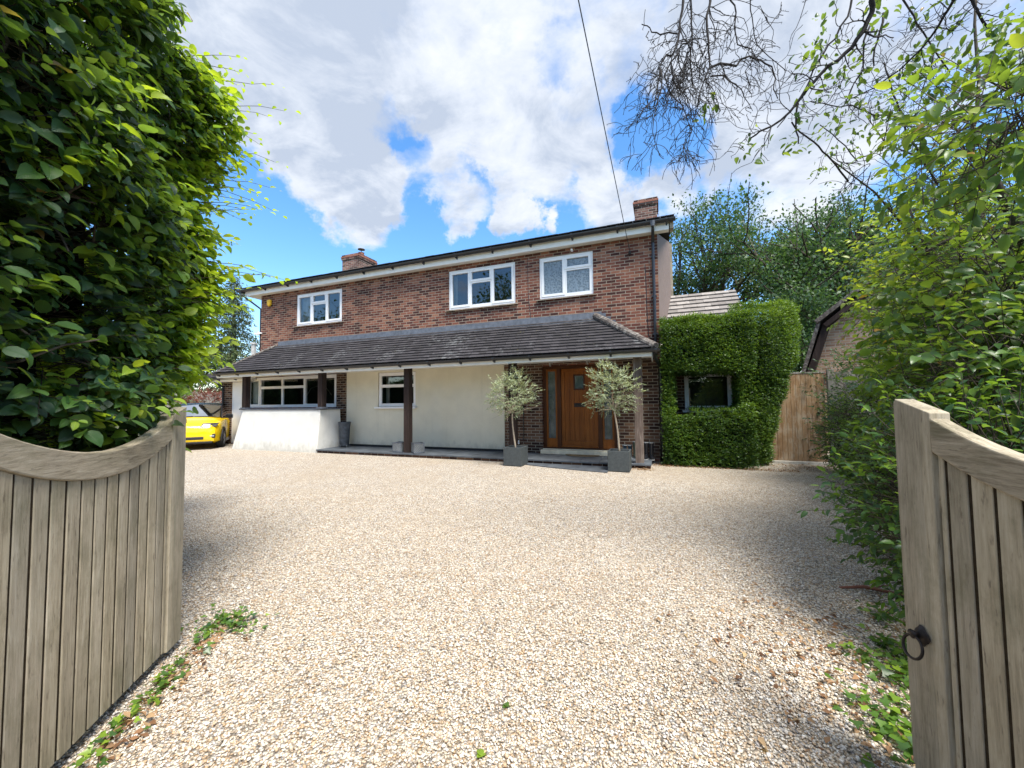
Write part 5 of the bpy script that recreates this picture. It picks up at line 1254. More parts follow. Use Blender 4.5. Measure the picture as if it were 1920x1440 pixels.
# ------------------------------------------------------------------ trees
def grow(rs, start, d0, length, radius, depth, seg=5, spread=.6, up=.12, kids=3, wig=.16, shrink=.68, tubes=None, tips=None, minr=.004):
    p = np.array(start, float); d = np.array(d0, float)/np.linalg.norm(d0); pts = [p.copy()]; rr = [radius]
    for i in range(seg):
        d = d+rs.normal(0, wig, 3)+np.array([0, 0, up*.3]); d /= np.linalg.norm(d); p = p+d*length/seg; pts.append(p.copy()); rr.append(max(minr, radius*(1-.55*(i+1)/seg)))
        if depth > 0 and i >= 1:
            for k in range(kids if i == seg-1 else max(1, kids-1)):
                if rs.uniform() < .22: continue
                q = np.cross(d, rs.normal(0, 1, 3)); q /= np.linalg.norm(q); nd_ = d*(1-spread)+q*spread+np.array([0, 0, up])
                grow(rs, p, nd_, length*shrink*rs.uniform(.75, 1.15), rr[-1]*.72, depth-1, seg, spread, up, kids, wig, shrink, tubes, tips, minr)
        if depth == 0: tips.append(p.copy())
    tubes.append((pts, rr)); return
def big_tree(name, loc, seed, hgt, label, mat='far_leaf', leafn=14000, leaf=.20, spread=.62, depth=3, trunkf=.22, sig=.55, mainup=.18, rmul=1.0, group=None, low=0.0, nt=420):
    rs = np.random.RandomState(seed); t = empty(name, loc, 0, label, 'tree', group); tubes, tips = [], []
    grow(rs, (0, 0, -.1), (rs.normal(0, .05), rs.normal(0, .05), 1), hgt*.42, hgt*.028*rmul, depth, 5, spread, mainup, 3, .10, .70, tubes, tips, .012)
    m = MB()
    for pts, rr in tubes: m.tube(pts, rr, 6 if rr[0] > .05 else 4, cap=False)
    mx = max(q[2] for q in tips); k = hgt/(mx+.4)
    m.v = [(a*k, b*k, c*k) for a, b, c in m.v]; m.build('trunk', MT['bark'], t, smooth=True)
    tips = np.array(tips)*k; tips = tips[tips[:, 2] > low]; tips = tips[rs.permutation(len(tips))[:nt]]; n = leafn; i = rs.randint(0, len(tips), n); P = tips[i]+rs.normal(0, sig, (n, 3))*np.array([1, 1, .75]); D = rs.normal(0, 1, (n, 3)); D[:, 2] -= .3
    N_ = rs.normal(0, .7, (n, 3))+np.array([0, 0, 1.0]); s = leaf*rs.uniform(.6, 1.3, n); tone = rs.uniform(0, 1, len(tips))
    leaf_mesh('crown', P, D, N_, s, s*.62, 'far', MT[mat], t, np.clip(.5*tone[i]+.5*rs.uniform(0, 1, n), 0, 1))
    return t
big_tree('oak_tree', (12.8, 26, 0), 21, 15.2, 'airy tree with dark forking trunks rising just right of the house chimney', leafn=21000, leaf=.19, sig=.40, spread=.50, depth=3, rmul=1.2, nt=330)
big_tree('oak_tree', (18.9, 27, 0), 33, 16.6, 'tall full-leaved tree in the middle distance, right of the airy forked tree', leafn=26000, leaf=.21, sig=.5, depth=3, rmul=1.2, nt=380)
big_tree('oak_tree', (16.5, 20.5, 0), 41, 8.6, 'dense low dark tree behind the clipped hedge and side gate', leafn=22000, leaf=.16, sig=.42, low=.6, nt=380)
big_tree('oak_tree', (21.5, 22.5, 0), 52, 12.6, 'dense dark tree above the neighbouring brick gable', leafn=26000, leaf=.19, sig=.5, low=1.5)
big_tree('oak_tree', (11.8, 22.0, 0), 61, 5.4, 'small bushy tree behind the extension roof', leafn=11000, leaf=.12, sig=.35, mat='box_leaf', nt=260)
big_tree('oak_tree', (28.5, 24, 0), 67, 14.0, 'tall dark tree at the right edge, seen through the apple tree', leafn=18000, leaf=.25, sig=.7)
big_tree('oak_tree', (13.2, 19.0, 0), 69, 5.2, 'low dark tree filling the gap between the clipped hedge and the neighbouring gable', leafn=13000, leaf=.13, sig=.4, low=.3, nt=300)
big_tree('garden_tree', (-17.5, 34, 0), 71, 8.0, 'small distant tree behind the left end of the house', leafn=8000, leaf=.2, sig=.5)
big_tree('garden_tree', (-23.5, 27, 0), 74, 7.0, 'broad dark tree beyond the fence, left of the conifer', leafn=12000, leaf=.17, sig=.5)
big_tree('street_tree', (-16.5, -6.5, 0), 81, 13.0, 'large street tree behind the viewpoint, the one nearest the road bend on the left', leafn=12000, leaf=.28, sig=.6)
big_tree('street_tree', (-28, 2.0, 0), 85, 12.5, 'large tree beyond the roadside hedge, furthest to the left of the viewpoint', leafn=12000, leaf=.28, sig=.6)
big_tree('street_tree', (7.5, -15.5, 0), 87, 12.0, 'large street tree behind the viewpoint on the right', leafn=12000, leaf=.26, sig=.6)
def long_hedge(a, b_, h, w, label, seed):  # unseen hedge, added to darken what the windows reflect
    rs = np.random.RandomState(seed); a = np.array(a, float); b_ = np.array(b_, float); t = empty('reflection_hedge', (a[0], a[1], 0), math.atan2(*(b_-a)[::-1]), label, 'hedge'); L = np.linalg.norm(b_-a)
    m = MB(); m.box((.1, -w/2+.12, 0), (L-.1, w/2-.12, h-.12)); m.build('shade_core', MT['hedge_shade_core'], t)
    n = int(L*h*260); x = rs.uniform(0, L, n); z = rs.uniform(0, h, n); P = np.stack([x, np.where(rs.uniform(0, 1, n) < .5, -w/2, w/2)+rs.normal(0, .06, n), z], -1); k = rs.uniform(0, 1, n) < .25; P[k, 2] = h+rs.normal(0, .06, k.sum()); P[k, 1] = rs.uniform(-w/2, w/2, k.sum())
    leaf_mesh('foliage', P, rs.normal(0, 1, (n, 3)), rs.normal(0, 1, (n, 3)), rs.uniform(.1, .18, n), .07, 'far', MT['far_leaf'], t, rs.uniform(0, .8, n))
long_hedge((-30, -3.0), (-29, 20), 6.0, 1.5, 'tall dark hedge out of view at the far left, added to darken window reflections', 9)
long_hedge((-27, -1.9), (-3.4, -1.7), 3.4, 1.0, 'long hedge left of the gateway behind the viewpoint, added to darken window reflections', 3)
long_hedge((-14, -9.8), (16, -9.6), 2.8, 1.1, 'long hedge across the road behind the viewpoint, added to darken window reflections', 4)
def conifer(loc, h, r, label, seed, n=16000):
    rs = np.random.RandomState(seed); t = empty('conifer_tree', loc, 0, label, 'tree'); m = MB(); m.tube([(0, 0, -.1), (0, 0, h*.96)], [h*.03, .02], 8)
    P, D, tone = [], [], []
    nb = 170
    for k in range(nb):
        z = h*(.06+.92*(k/nb)); L = r*(1-(z/h))**.75*rs.uniform(.75, 1.1); a = k*2.399+rs.normal(0, .3); c, s = math.cos(a), math.sin(a); pts = []
        for i in range(6): f = i/5; pts.append((c*L*f, s*L*f, z+L*(.05*f-.28*f*f)))
        m.tube(pts, [.03*(1-.8*i/5) for i in range(6)], 4, cap=False)
        q = max(20, int(n/nb*(L/r)*1.7)); f = rs.uniform(.15, 1, q); p = np.stack([c*L*f, s*L*f, z+L*(.05*f-.28*f*f)], -1); side = np.array([-s, c, 0]); w = rs.normal(0, .16, q)*(.5+f)
        p = p+side*w[:, None]; p[:, 2] -= np.abs(rs.normal(0, .14, q)); P.append(p); dd = np.tile(np.array([c*.5, s*.5, -.7]), (q, 1))+rs.normal(0, .35, (q, 3)); D.append(dd); tone.append(rs.uniform(.0, .5)+rs.uniform(0, .5, q))
    m.build('trunk', MT['bark'], t); P = np.concatenate(P); D = np.concatenate(D); s = rs.uniform(.12, .28, len(P))
    leaf_mesh('crown', P, D, rs.normal(0, 1, P.shape), s, s*.28, 'far', MT['conifer_leaf'], t, np.concatenate(tone)); return t
conifer((-17.6, 24.2, 0), 9.9, 3.0, 'drooping dark conifer rising behind the left end of the porch roof', 5)
conifer((-14.8, 26.5, 0), 5.4, 2.6, 'lower spreading conifer beside the tall drooping one', 9, 9000)
def bush(name, c, r, label, mat, n, leaf, tm='mid', seed=1, cat='shrub', nl=6, group=None, wl=.5, tone=(.5, .25), dome=False, sl=(.08, .2)):
    """shrub built of many leafy sprigs around a lumpy ellipsoid; c = base centre"""
    rs = np.random.RandomState(seed); t = empty(name, (c[0], c[1], 0), 0, label, cat, group); P, D = [], []
    rr = [(c, r)] if not isinstance(r, list) else r
    PP = []; DD = []
    for cc, ra in rr:
        cc = np.array(cc, float)-np.array([c[0], c[1], 0]); ra = np.array(ra); d = norm(rs.normal(0, 1, (int(n/len(rr)), 3))); rad_ = rs.uniform(.55, 1.0, len(d))**.7*(1+.16*np.sin(6*d[:, 0]+seed)*np.sin(7*d[:, 2]+2*seed)+.1*np.sin(13*d[:, 1]+seed))
        p = cc+d*rad_[:, None]*ra; k = p[:, 2] > .02; PP.append(p[k]); DD.append(d[k])
    P = np.concatenate(PP); D = np.concatenate(DD)+np.array([0, 0, .3])+rs.normal(0, .35, (len(P), 3)); L = rs.uniform(sl[0], sl[1], len(P))
    lp, ld, ln, li = sprigs(P, D, L, nl, .8, .8, .2); sz = leaf*rs.uniform(.65, 1.25, len(lp)); tn = rs.normal(0, tone[1], len(P))
    leaf_mesh('foliage', lp, ld, ln, sz, sz*wl, tm, MT[mat], t, np.clip(tone[0]+.6*tn[li]+rs.normal(0, .14, len(li)), 0, .97))
    stem_mesh('twigs', P-norm(D)*.22, P+norm(D)*L[:, None], .0035, .0014, MT['bark'], t)
    m = MB()
    for k in range(10):
        q = P[rs.randint(len(P))]; a = np.array([rs.normal(0, .06), rs.normal(0, .06), 0]); mid = (a+q)/2+rs.normal(0, .08, 3); m.tube([a, mid, q], [.02, .014, .006], 5)
    m.build('stems', MT['bark'], t); return t

# ------------------------------------------------------------------ apple tree and its crown on the right
apple = empty('apple_tree', (5.2, 4.4, 0), 0, 'leafy fruit tree filling the right side above the open gate', 'tree')
AL = np.array(apple.location)
EL = [((6.1, 5.3, 3.0), (1.0, 1.0, 1.25), 560, .3), ((5.3, 4.4, 2.15), (.72, .85, .85), 460, .25), ((4.05, 3.05, 2.15), (.8, .75, .75), 560, 0), ((3.45, 2.6, 1.45), (.75, .65, .6), 420, -.1),
      ((3.05, 2.35, 3.15), (.42, .45, .42), 110, .1), ((4.7, 3.7, 3.15), (.65, .6, .7), 230, .15), ((6.2, 5.3, 1.7), (1.0, 1.0, .95), 380, .2), ((6.9, 5.4, 3.2), (1.2, 1.2, 1.5), 330, 0)]
PP, DD, TT = [], [], []
for c, r, n, tb in EL:
    d = norm(RS.normal(0, 1, (n, 3))); q = RS.uniform(.35, 1.05, n)**.6*(1+.2*np.sin(5*d[:, 0]+c[0])*np.sin(6*d[:, 2]+c[1])+.1*np.sin(12*d[:, 1]+c[2]*3))
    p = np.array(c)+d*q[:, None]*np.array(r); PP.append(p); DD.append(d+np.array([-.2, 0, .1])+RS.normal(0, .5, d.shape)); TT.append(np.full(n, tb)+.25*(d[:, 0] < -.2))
P = np.concatenate(PP)-AL; D = np.concatenate(DD); TT = np.concatenate(TT); L = RS.uniform(.12, .34, len(P))
lp, ld, ln, li = sprigs(P, D, L, 6, .75, .85, .3); sz = RS.uniform(.055, .105, len(lp)); 
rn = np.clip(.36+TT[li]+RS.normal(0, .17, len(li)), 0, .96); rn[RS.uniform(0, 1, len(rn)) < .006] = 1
leaf_mesh('crown', lp, ld, ln, sz, sz*RS.uniform(.48, .62, len(sz)), 'detail', MT['apple_leaf'], apple, rn, True)
stem_mesh('twigs', P-norm(D)*.3, P+norm(D)*L[:, None], .0045, .0016, MT['bark'], apple)
m = MB(); 
def pl(pts, dep, obj=None):
    return [W(x, y, (dep if isinstance(dep, (int, float)) else dep[0]+(dep[1]-dep[0])*i/(len(pts)-1)))-(AL if obj is None else np.array(obj.location)) for i, (x, y) in enumerate(pts)]
cz = lambda L_: [(1180+x/2.595, y/2.595) for x, y in L_]
m.tube([(0, 0, -.1), (.05, -.1, .9), (-.1, -.05, 1.9), (-.3, -.2, 2.9)], [.13, .11, .09, .06], 8)
m.tube([(-.1, -.05, 1.9), (.5, .2, 2.8), (.9, .5, 3.8), (1.0, .3, 5)], [.08, .07, .05, .02], 6)
m.tube(pl(cz([(1980, 1300), (1790, 900), (1740, 830), (1660, 740), (1650, 690), (1690, 560), (1700, 400), (1680, 120), (1690, -60)]), 3.3), [.045, .03, .028, .024, .02, .016, .012, .010, .008], 7)
m.tube(pl(cz([(1660, 740), (1500, 740), (1400, 760), (1250, 700), (1150, 560)]), (3.3, 3.8)), [.014, .011, .009, .007, .004], 5)
m.tube(pl([(1700, 380), (1760, 520), (1840, 640), (1990, 700)], (4, 2.8)), [.01, .014, .018, .02], 5)
m.tube(pl([(1650, 560), (1690, 540), (1740, 470), (1800, 440)], (4, 3.2)), [.008, .010, .014, .016], 5)
m.tube(pl([(1560, 300), (1640, 360), (1700, 430), (1760, 560)], (3.8, 4.4)), [.006, .009, .012, .016], 5)
m.build('trunk', MT['bark'], apple, smooth=True)
m = MB()
for k in range(5): m.lathe([(0, -.022), (.018, -.014), (.024, 0), (.018, .016), (.004, .02)], tuple(W(*[(1790, 540), (1862, 664), (1700, 500), (1830, 430), (1745, 600)][k], [2.9, 2.7, 3.6, 2.8, 3.2][k])-AL), 10)
simple('apple_skin', (.34, .38, .12), .4, .5); m.build('fruit', MT['apple_skin'], apple, smooth=True)

# ------------------------------------------------------------------ bare drooping branches reaching in from the right
bare = empty('bare_tree', (4.3, 2.2, 0), 0, 'leafless drooping dark branches hanging across the top right of the sky', 'tree')
BL = np.array(bare.location); limbs = MB(); twm = MB(); rsb = np.random.RandomState(19); LP, LD = [], []
def twig(p, d, L, r, depth, grav=.0, curl=.35, branch=.5):
    n_ = max(4, int(L/.034)); pts = [p.copy()]; rr = [r]; d = d/np.linalg.norm(d); w = np.zeros(3)
    for i in range(n_):
        w = w*.45+rsb.normal(0, curl*1.35, 3); d = d+w*.55+np.array([0, 0, -grav]); d /= np.linalg.norm(d); p = p+d*L/n_; pts.append(p.copy()); rr.append(max(.0021, r*(1-.55*(i+1)/n_)))
        if depth > 0 and rsb.uniform() < branch:
            q = np.cross(d, rsb.normal(0, 1, 3)); q /= np.linalg.norm(q); twig(p.copy(), d*.7+q*.75, L*rsb.uniform(.3, .6), rr[-1]*.72, depth-1, grav, curl, branch*.85)
        elif rsb.uniform() < .25:
            q = np.cross(d, rsb.normal(0, 1, 3)); q /= np.linalg.norm(q); twm.tube([p, p+q*rsb.uniform(.006, .02)], [rr[-1]*.9, rr[-1]*.5], 3, False)
    twm.tube(pts, rr, 4, False)
    return pts
def limb(px, dep, r0, r1, tw=0, tl=.25, grav=.08, depth=1, leaves=0, crop=True, curl=.3, br=.4):
    raw = cz(px) if crop else px; n0 = len(raw)
    P_ = [W(x, y, (dep if isinstance(dep, (int, float)) else dep[0]+(dep[1]-dep[0])*i/(n0-1)))-BL for i, (x, y) in enumerate(raw)]
    # smooth resample with a slight wiggle
    Q = []; 
    for i in range(len(P_)-1):
        a, b = P_[i], P_[i+1]; k = max(2, int(np.linalg.norm(b-a)/.07))
        for j in range(k): Q.append(a+(b-a)*j/k+rsb.normal(0, .0045, 3))
    if raw[0][1] < -15:                      # rooted above: joins the overarching limb
        best = min(MAINL, key=lambda q: np.linalg.norm(q-P_[0])+.25*max(0, P_[0][0]-q[0])); a_ = best; b_ = P_[0]; mid = (a_+b_)/2+np.array([-.12*np.sign(a_[0]-b_[0]), 0, .12]); pre = []
        for j in range(9): t_ = j/9; pre.append((1-t_)**2*a_+2*t_*(1-t_)*mid+t_*t_*b_)
        Q = pre+Q
    Q.append(P_[-1]); n_ = len(Q); rr = [r0+(r1-r0)*i/(n_-1) for i in range(n_)]
    limbs.tube(Q, rr, 7)
    for k in range(int(tw*1.5)):
        i = rsb.randint(int(n_*.15)+(9 if raw[0][1] < -15 else 0), n_-1); d = Q[min(i+1, n_-1)]-Q[max(i-1, 0)]; d /= np.linalg.norm(d); q = np.cross(d, rsb.normal(0, 1, 3)); q[1] *= .5; q /= np.linalg.norm(q)
        twig(Q[i].copy(), d*.5+q*.9, tl*rsb.uniform(.5, 1.3), max(.0022, rr[i]*.42), depth, grav, curl, br)
    for k in range(leaves):
        i = rsb.randint(int(n_*.3), n_); LP.append(Q[i]+rsb.normal(0, .03, 3)); LD.append(rsb.normal(0, 1, 3)+np.array([0, 0, -.5]))
    return Q
MAINL = [np.array(p) for p in ((-.4, .3, 4.3), (-.7, .42, 4.75), (-1.0, .5, 5.05), (-1.5, .6, 5.25), (-2.0, .68, 5.38), (-2.5, .74, 5.38), (-3.0, .8, 5.3), (-3.3, .85, 5.15))]
D0 = 3.0
limb([(270, -120), (265, 0), (250, 100), (235, 200), (215, 262), (180, 268), (150, 310), (140, 420), (118, 520)], D0, .016, .004, 16, .42, .16, 2, curl=.34, br=.28)
limb([(235, 160), (150, 160), (110, 150), (85, 135), (60, 118)], D0, .006, .0035, 2, .08, 0, 0)
limb([(100, 148), (82, 180), (95, 195), (140, 182)], D0, .004, .002)
limb([(300, -120), (300, 0), (300, 200), (297, 330), (310, 430)], D0+.1, .011, .005, 16, .42, .18, 2, curl=.34, br=.28)
limb([(395, -120), (395, 0), (375, 80), (378, 200), (395, 330), (350, 420), (330, 520)], D0-.05, .016, .004, 16, .42, .15, 2, curl=.34, br=.28)
limb([(300, 205), (260, 215), (235, 245), (250, 330), (290, 400)], D0, .007, .003, 6, .36, .18, 2, br=.3)
limb([(395, 330), (440, 310), (520, 318), (545, 285), (580, 272), (640, 290), (690, 330), (708, 380), (705, 440), (722, 480)], D0, .010, .0035, 9, .28, .16, 1)
limb([(395, 370), (460, 370), (520, 410), (560, 470), (600, 540)], D0, .007, .002, 7, .28, .14, 2, br=.3)
limb([(585, -60), (585, 0), (600, 130), (620, 220), (680, 280), (760, 342)], D0+.2, .007, .003, 3, .18, .06, 1)
limb([(470, -100), (490, 0), (520, 60), (510, 130), (530, 215), (600, 238), (595, 300), (560, 350), (590, 430)], D0+.1, .009, .003, 7, .25, .12, 1)
limb([(240, 262), (200, 300), (170, 370), (190, 440), (260, 520), (300, 640), (270, 800)], D0, .007, .0018, 12, .34, .22, 2, br=.3)
limb([(200, 300), (215, 400), (280, 470), (300, 560), (290, 700)], D0+.1, .006, .0018, 10, .3, .22, 2, br=.3)
limb([(150, 330), (160, 430), (130, 520), (110, 640), (150, 760)], D0-.1, .006, .0018, 10, .28, .22, 2, br=.3)
limb([(860, -60), (860, 0), (830, 90), (790, 168)], D0+.3, .006, .0025, 2, .1, 0, 0)
limb([(620, 190), (680, 120), (740, 50), (740, 10)], D0+.3, .003, .003, 2, .1, 0, 0)
limb([(1190, -100), (1185, 0), (1180, 60), (1130, 160), (1090, 230), (1010, 290), (930, 360), (870, 430), (820, 500), (740, 585), (640, 640), (590, 672)], (2.7, 3.1), .026, .006, 14, .28, .02, 1, 10)
limb([(1100, -60), (1060, 80), (1000, 180), (940, 260), (900, 340), (860, 430), (780, 545), (720, 620)], (2.9, 3.1), .011, .004, 8, .25, .03, 1, 6)
limb([(820, 500), (810, 570), (815, 640), (822, 700)], 3.05, .008, .005, 1, .1, 0, 0, 8)
limb([(790, 598), (830, 640), (900, 692), (980, 780), (1065, 882)], (3.1, 3.6), .006, .008, 3, .15, 0, 0)
limb([(1240, 60), (1215, 160), (1190, 240), (1190, 320)], 2.9, .009, .005, 4, .18, .05, 1, 4)
limb([(1170, 120), (1140, 200), (1140, 330), (1080, 440), (1040, 520)], 3.0, .008, .003, 6, .22, .05, 1, 14)
limb([(1600, -60), (1580, 0), (1530, 80), (1470, 180), (1370, 290), (1300, 350), (1200, 420), (1080, 480)], (2.6, 3.4), .016, .004, 14, .32, 0, 1, 16)
limb([(1330, -60), (1330, 0), (1400, 120), (1460, 200), (1500, 280), (1560, 352)], 3.2, .010, .005, 8, .3, .05, 1, 10)
limb([(1640, -60), (1660, 0), (1700, 60), (1770, 175)], 2.8, .012, .008, 4, .3, .05, 1, 6)
limb([(2000, 190), (1920, 210), (1820, 215)], 2.6, .010, .006, 3, .2, 0, 1, 6)
limb([(1240, 300), (1270, 430), (1330, 560), (1350, 640), (1420, 760), (1500, 900)], 3.5, .006, .010, 10, .35, 0, 1, 12)
limb([(880, 495), (1000, 515), (1090, 520), (1190, 555), (1300, 570), (1420, 600)], (3.2, 3.8), .004, .008, 9, .25, 0, 1, 14)
limb([(1470, 260), (1470, 330), (1430, 420), (1400, 560)], 3.3, .007, .003, 6, .22, .05, 1, 8)
limb([(1620, 440), (1540, 480), (1600, 640), (1640, 760)], 3.0, .006, .006, 8, .25, 0, 1, 12)
limb([(930, 605), (1050, 710), (1110, 785)], 3.6, .004, .005, 3, .12, 0, 0)
for k in range(46):
    x, y = rsb.uniform(1000, 1900), rsb.uniform(330, 1050); dep = rsb.uniform(3.0, 4.2); p = W(1180+x/2.595, y/2.595, dep)-BL
    twig(p, rsb.normal(0, 1, 3)*np.array([1, .4, 1]), rsb.uniform(.25, .7), .0038, 1, 0, .22, .3)
tt = limbs.build('limbs', MT['twig_bark'], bare, smooth=True); twm.build('twigs', MT['twig_bark'], bare, smooth=True)
m = MB(); m.tube([(0, 0, -.1), (.04, 0, .8), (.05, 0, 1.6), (-.02, .04, 2.4), (-.15, .12, 3.3)]+MAINL, [.15, .125, .11, .10, .09, .075, .06, .05, .042, .035, .028, .02, .012], 9); m.build('trunk', MT['twig_bark'], bare, smooth=True)
# leaf clusters on those branches
cl_ = [((590, 715), 16, 3.1, .055), ((800, 715), 12, 3.05, .05), ((860, 265), 16, 2.9, .06), ((950, 300), 12, 2.9, .05), ((960, 60), 8, 3.3, .05), ((920, 160), 8, 3.3, .05), ((360, 540), 8, 3.0, .03), ((420, 480), 5, 3.0, .03),
       ((1220, 40), 26, 2.8, .06), ((1060, 370), 26, 3.3, .09), ((980, 600), 20, 3.4, .07), ((1090, 680), 30, 3.6, .10), ((1380, 370), 24, 3.2, .08), ((1440, 260), 20, 3.0, .06), ((1540, 420), 60, 2.7, .09), ((1660, 380), 40, 2.7, .09), ((1250, 460), 20, 3.4, .08), ((900, 500), 12, 3.5, .06), ((940, 800), 18, 4.2, .10), ((1780, 640), 16, 3.0, .08),
       ((1640, 520), 24, 2.8, .07), ((1590, 100), 10, 3.0, .05), ((1450, 60), 12, 3.2, .06), ((1750, 180), 26, 2.5, .07), ((1870, 120), 30, 2.4, .07), ((1860, 280), 26, 2.5, .07), ((1780, 280), 22, 2.6, .06), ((1860, 400), 20, 2.6, .07), ((1840, 560), 20, 2.9, .08), ((1240, 560), 20, 3.4, .08), ((1330, 640), 24, 3.6, .1), ((1700, 470), 20, 2.8, .06)]
for (x, y), n_, dep, sp_ in cl_:
    c = W(1180+x/2.595, y/2.595, dep)-BL
    for k in range(int(n_*1.25)): LP.append(c+rsb.normal(0, sp_, 3)); LD.append(rsb.normal(0, .8, 3)+np.array([0, 0, -.5]))
LP = np.array(LP); LD = np.array(LD); sz = rsb.uniform(.035, .068, len(LP))
leaf_mesh('leaves', LP, LD, np.array([[0, 0, 1.0]])+rsb.normal(0, .6, LP.shape), sz, sz*.52, 'detail', MT['apple_leaf'], bare, np.clip(rsb.normal(.38, .25, len(LP)), 0, 1), True)

# ------------------------------------------------------------------ shrubs on the right
bush('evergreen_shrub', (5.95, 6.15, .8), (.62, .95, .92), 'bright green leafy shrub in front of the grey fence', 'apple_leaf', 900, .055, seed=3, tone=(.5, .2))
bush('dark_shrub', (6.35, 7.4, .7), (.32, .4, .7), 'small dark shrub at the foot of the grey fence', 'far_leaf', 420, .045, seed=5, tone=(.4, .2))
bush('leafy_shrub', (5.0, 4.8, .7), (.55, .75, .70), 'mid green shrub just beyond the open right gate', 'ivy_leaf', 800, .055, seed=8, tone=(.45, .2))
bush('overhanging_shrub', (3.70, 3.45, .62), (.48, .5, .56), 'low leafy shrub reaching over the gravel beside the right gate stile', 'apple_leaf', 520, .058, 'detail', seed=12, tone=(.42, .2))
bush('bramble', (2.75, 2.15, .75), (.62, .85, .78), 'tangled dark ivy and brambles behind the right gate', 'hedge_leaf', 900, .055, 'detail', seed=15, tone=(.25, .14))
bush('boundary_hedge', (7.6, 6.9, 1.1), (1.6, 2.2, 1.6), 'dark boundary hedge deep behind the fruit tree', 'far_leaf', 2600, .07, 'far', seed=18, cat='hedge', tone=(.35, .2))
bush('boundary_hedge', (5.6, 2.4, 1.3), (1.4, 1.9, 1.7), 'dark shaded hedge behind the brambles at the right edge', 'far_leaf', 2200, .07, 'far', seed=22, cat='hedge', tone=(.2, .15))
bush('red_shrub', (-15.2, 19.2, 1.4), (1.0, .8, .8), 'purple-red shrub glimpsed beside the left brick corner', 'red_leaf', 500, .10, 'far', seed=25)
bush('laurel_shrub', (-17.5, 19.0, 1.6), (1.6, 1.2, 1.4), 'bright green shrub behind the yellow car', 'ivy_leaf', 700, .13, 'far', seed=27, tone=(.6, .2))

# ------------------------------------------------------------------ ground ivy, litter, pebbles
def ground_patch(poly_sites, name, label, mat, tm, leaf, cat=None, lift=.03, tone=(.5, .25), stems=False, flat=1.0, wl=.9):
    P = np.array(poly_sites); n = len(P); D = RS.normal(0, 1, (n, 3)); D[:, 2] *= .25; N_ = RS.normal(0, .35, (n, 3))+np.array([0, 0, flat]); sz = leaf*RS.uniform(.5, 1.3, n)
    o = leaf_mesh(name, P, D, N_, sz, sz*wl, tm, MT[mat], None, np.clip(RS.normal(tone[0], tone[1], n), 0, 1)); tag(o, label, cat, kind='stuff'); return o
def along(a, b, n, w, off=0.0, z=(0.004, .06), clump=.6):
    a, b = np.array(a, float), np.array(b, float); d = (b-a)/np.linalg.norm(b-a); q = np.array([-d[1], d[0]]); t = RS.uniform(0, 1, n*4)
    dens = .5+.5*np.sin(t*23+1)*np.sin(t*9+2); k = RS.uniform(0, 1, n*4) < (1-clump)+clump*dens; t = t[k][:n]
    s = np.abs(RS.normal(0, w, len(t)))+off; return [(*(a+(b-a)*tt+q*ss), RS.uniform(*z)) for tt, ss in zip(t, s)]
lgA, lgB = (-1.99, 2.50), (-1.62, 1.05); 
ground_patch(along(lgB, (-2.0, 2.75), 330, -.0+.07, 0, (.006, .05)) if False else [(p[0], p[1], p[2]) for p in along((-2.0, 2.75), lgB, 210, .06, -.03, (.006, .05))] + [(x, y, z) for x, y, z in zip(RS.normal(-1.86, .11, 110), RS.normal(2.60, .07, 110), RS.uniform(.006, .05, 110))], 'ground_ivy', 'ivy creeping along the foot of the left gate', 'ivy_leaf', 'ivy', .034)
ground_patch(along((-2.0, 2.7), lgB, 330, .085, 0, (.003, .018), .3), 'leaf_litter', 'dry brown leaves along the foot of the left gate', 'dead_leaf', 'mid', .04, wl=.5)
ri = []
for k in range(34):
    t_ = RS.uniform(0, 1); cx_, cy_ = 1.52+.9*t_+RS.normal(0, .10), 1.62+.85*t_+RS.normal(0, .14)
    for q_ in range(RS.randint(6, 24)): ri.append((cx_+RS.normal(0, .05), cy_+RS.normal(0, .05), RS.uniform(.006, .07)))
ground_patch(ri, 'ground_ivy', 'ivy and weeds growing beside the right gate', 'ivy_leaf', 'ivy', .04)
ri = [(x, y, z) for x, y, z in zip(RS.normal(1.85, .36, 620), RS.normal(2.05, .42, 620), RS.uniform(.003, .02, 620))]
ground_patch(ri, 'leaf_litter', 'dry brown leaf litter beside the right gate', 'dead_leaf', 'mid', .042, wl=.5)
q = [tuple(H(u, v, z)) for u, v, z in zip(RS.uniform(.9, 3.6, 900), .42+np.abs(RS.normal(0, .16, 900)), RS.uniform(.003, .03, 900))]
q = [(p[0]+0, p[1], p[2]) for p in q] + [tuple(H(u, v, RS.uniform(.003, .03))) for u, v in zip(RS.normal(.72, .12, 120), RS.normal(-.12, .06, 120))] + [tuple(H(u, v, RS.uniform(.003, .02))) for u, v in zip(RS.normal(3.9, .5, 500), RS.normal(1.2, .3, 500))]
ground_patch(q, 'leaf_litter', 'reddish brown leaf litter along the foot of the clipped hedge', 'dead_leaf', 'mid', .035, wl=.5)
q = [(x, y, RS.uniform(.003, .012)) for x, y in zip(RS.uniform(-6, 6, 330), RS.uniform(1.4, 9, 330)) if x < .55*y+1.6]
q += [(x, y, RS.uniform(.003, .012)) for x, y in zip(RS.normal(4.4, .6, 350), RS.normal(5.4, .9, 350))]+[(x, y, RS.uniform(.003, .012)) for x, y in zip(RS.normal(2.9, .35, 200), RS.normal(3.2, .5, 200))]
ground_patch(q, 'leaf_litter', 'scattered small dry leaves lying on the gravel', 'dead_leaf', 'mid', .022, wl=.45)
m = MB(); a = W(1580, 1098, 2.93); 
m.tube([(2.46, 2.98, .012), (2.62, 2.95, .03), (2.78, 2.86, .02), (2.9, 2.8, .03)], [.008, .012, .010, .006], 6); m.tube([(2.66, 2.94, .02), (2.84, 2.98, .03)], [.006, .003], 5)
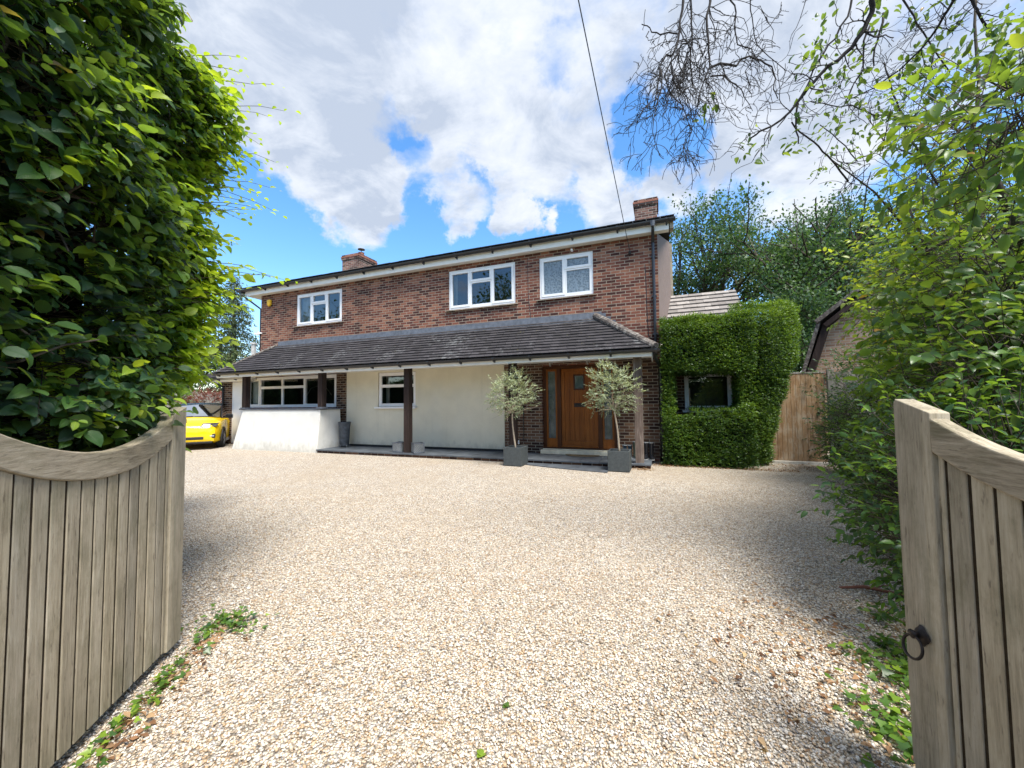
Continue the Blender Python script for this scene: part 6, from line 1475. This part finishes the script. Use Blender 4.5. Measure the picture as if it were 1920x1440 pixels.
tag(m.build('fallen_twig', MT['terracotta']), 'reddish broken twig lying on the gravel near the right gate', 'twig')
for (x, y, dx, dy, lab) in ((-.06, 1.87, .03, .01, 'green leaf lying on the gravel, the one furthest from the viewer'), (-.16, 1.62, .02, .02, 'yellow-green leaf lying on the gravel nearest the viewer')):
    o = leaf_mesh('fallen_leaf', [(x, y, .014), (x+.02, y+.004, .016)], [(.8, .6, .0), (-.4, 1, 0)], [(0, .2, 1), (.1, 0, 1)], .045, .03, 'detail', MT['ivy_leaf'], None, np.array([.45, .5]) if 'furthest' in lab else np.array([.9, .95]), True); tag(o, lab, 'leaf')

# real pebbles over the near part of the drive
def pebbles():
    phi = (1+5**.5)/2; I = norm(np.array([(-1, phi, 0), (1, phi, 0), (-1, -phi, 0), (1, -phi, 0), (0, -1, phi), (0, 1, phi), (0, -1, -phi), (0, 1, -phi), (phi, 0, -1), (phi, 0, 1), (-phi, 0, -1), (-phi, 0, 1)], float))
    F = np.array([(0,11,5),(0,5,1),(0,1,7),(0,7,10),(0,10,11),(1,5,9),(5,11,4),(11,10,2),(10,7,6),(7,1,8),(3,9,4),(3,4,2),(3,2,6),(3,6,8),(3,8,9),(4,9,5),(2,4,11),(6,2,10),(8,6,7),(9,8,1)])
    pts = []
    for y0, y1, n in ((.95, 1.6, 7200), (1.6, 2.4, 6800), (2.4, 3.4, 5400), (3.4, 4.6, 3000), (4.6, 6.2, 1300)):
        x0, x1 = max(-1.36*y1, -2.15-.0*y1) if y0 < 2.4 else -1.2*y1, min(1.36*y1, 1.75 if y0 < 1.6 else 1.2*y1-.3)
        k = int(n*(y1-y0)*(x1-x0)); pts.append(np.stack([RS.uniform(x0, x1, k), RS.uniform(y0, y1, k)], -1))
    p = np.concatenate(pts); n = len(p); s = RS.gamma(6, 1/6., n)*.0047; s = np.clip(s, .002, .0115)
    ax = norm(RS.normal(0, 1, (n, 3))); an = RS.uniform(0, math.pi*2, n); c, sn = np.cos(an), np.sin(an); x, y, z = ax.T
    R = np.stack([np.stack([c+x*x*(1-c), x*y*(1-c)-z*sn, x*z*(1-c)+y*sn], -1), np.stack([y*x*(1-c)+z*sn, c+y*y*(1-c), y*z*(1-c)-x*sn], -1), np.stack([z*x*(1-c)-y*sn, z*y*(1-c)+x*sn, c+z*z*(1-c)], -1)], 1)
    sc = np.stack([RS.uniform(.8, 1.35, n), RS.uniform(.8, 1.2, n), RS.uniform(.5, .85, n)], -1)*s[:, None]
    V = np.einsum('nij,nkj->nki', R, I[None]*sc[:, None, :]*RS.uniform(.85, 1.12, (n, 12, 1))); V[:, :, 2] *= .8
    V += np.stack([p[:, 0], p[:, 1], s*.35+RS.uniform(0, .006, n)], -1)[:, None, :]
    loops = (F.ravel()[None]+(np.arange(n)*12)[:, None]).ravel(); starts = np.arange(n*20)*3
    o = fastmesh('pebbles', V.reshape(-1, 3), loops, starts, np.full(n*20, 3), MT['pebbles'], None, True, np.repeat(RS.uniform(0, 1, n), 12))
    tag(o, 'loose rounded cream and brown pebbles covering the near part of the drive', 'gravel', kind='stuff'); print('pebbles', n)
pebbles()
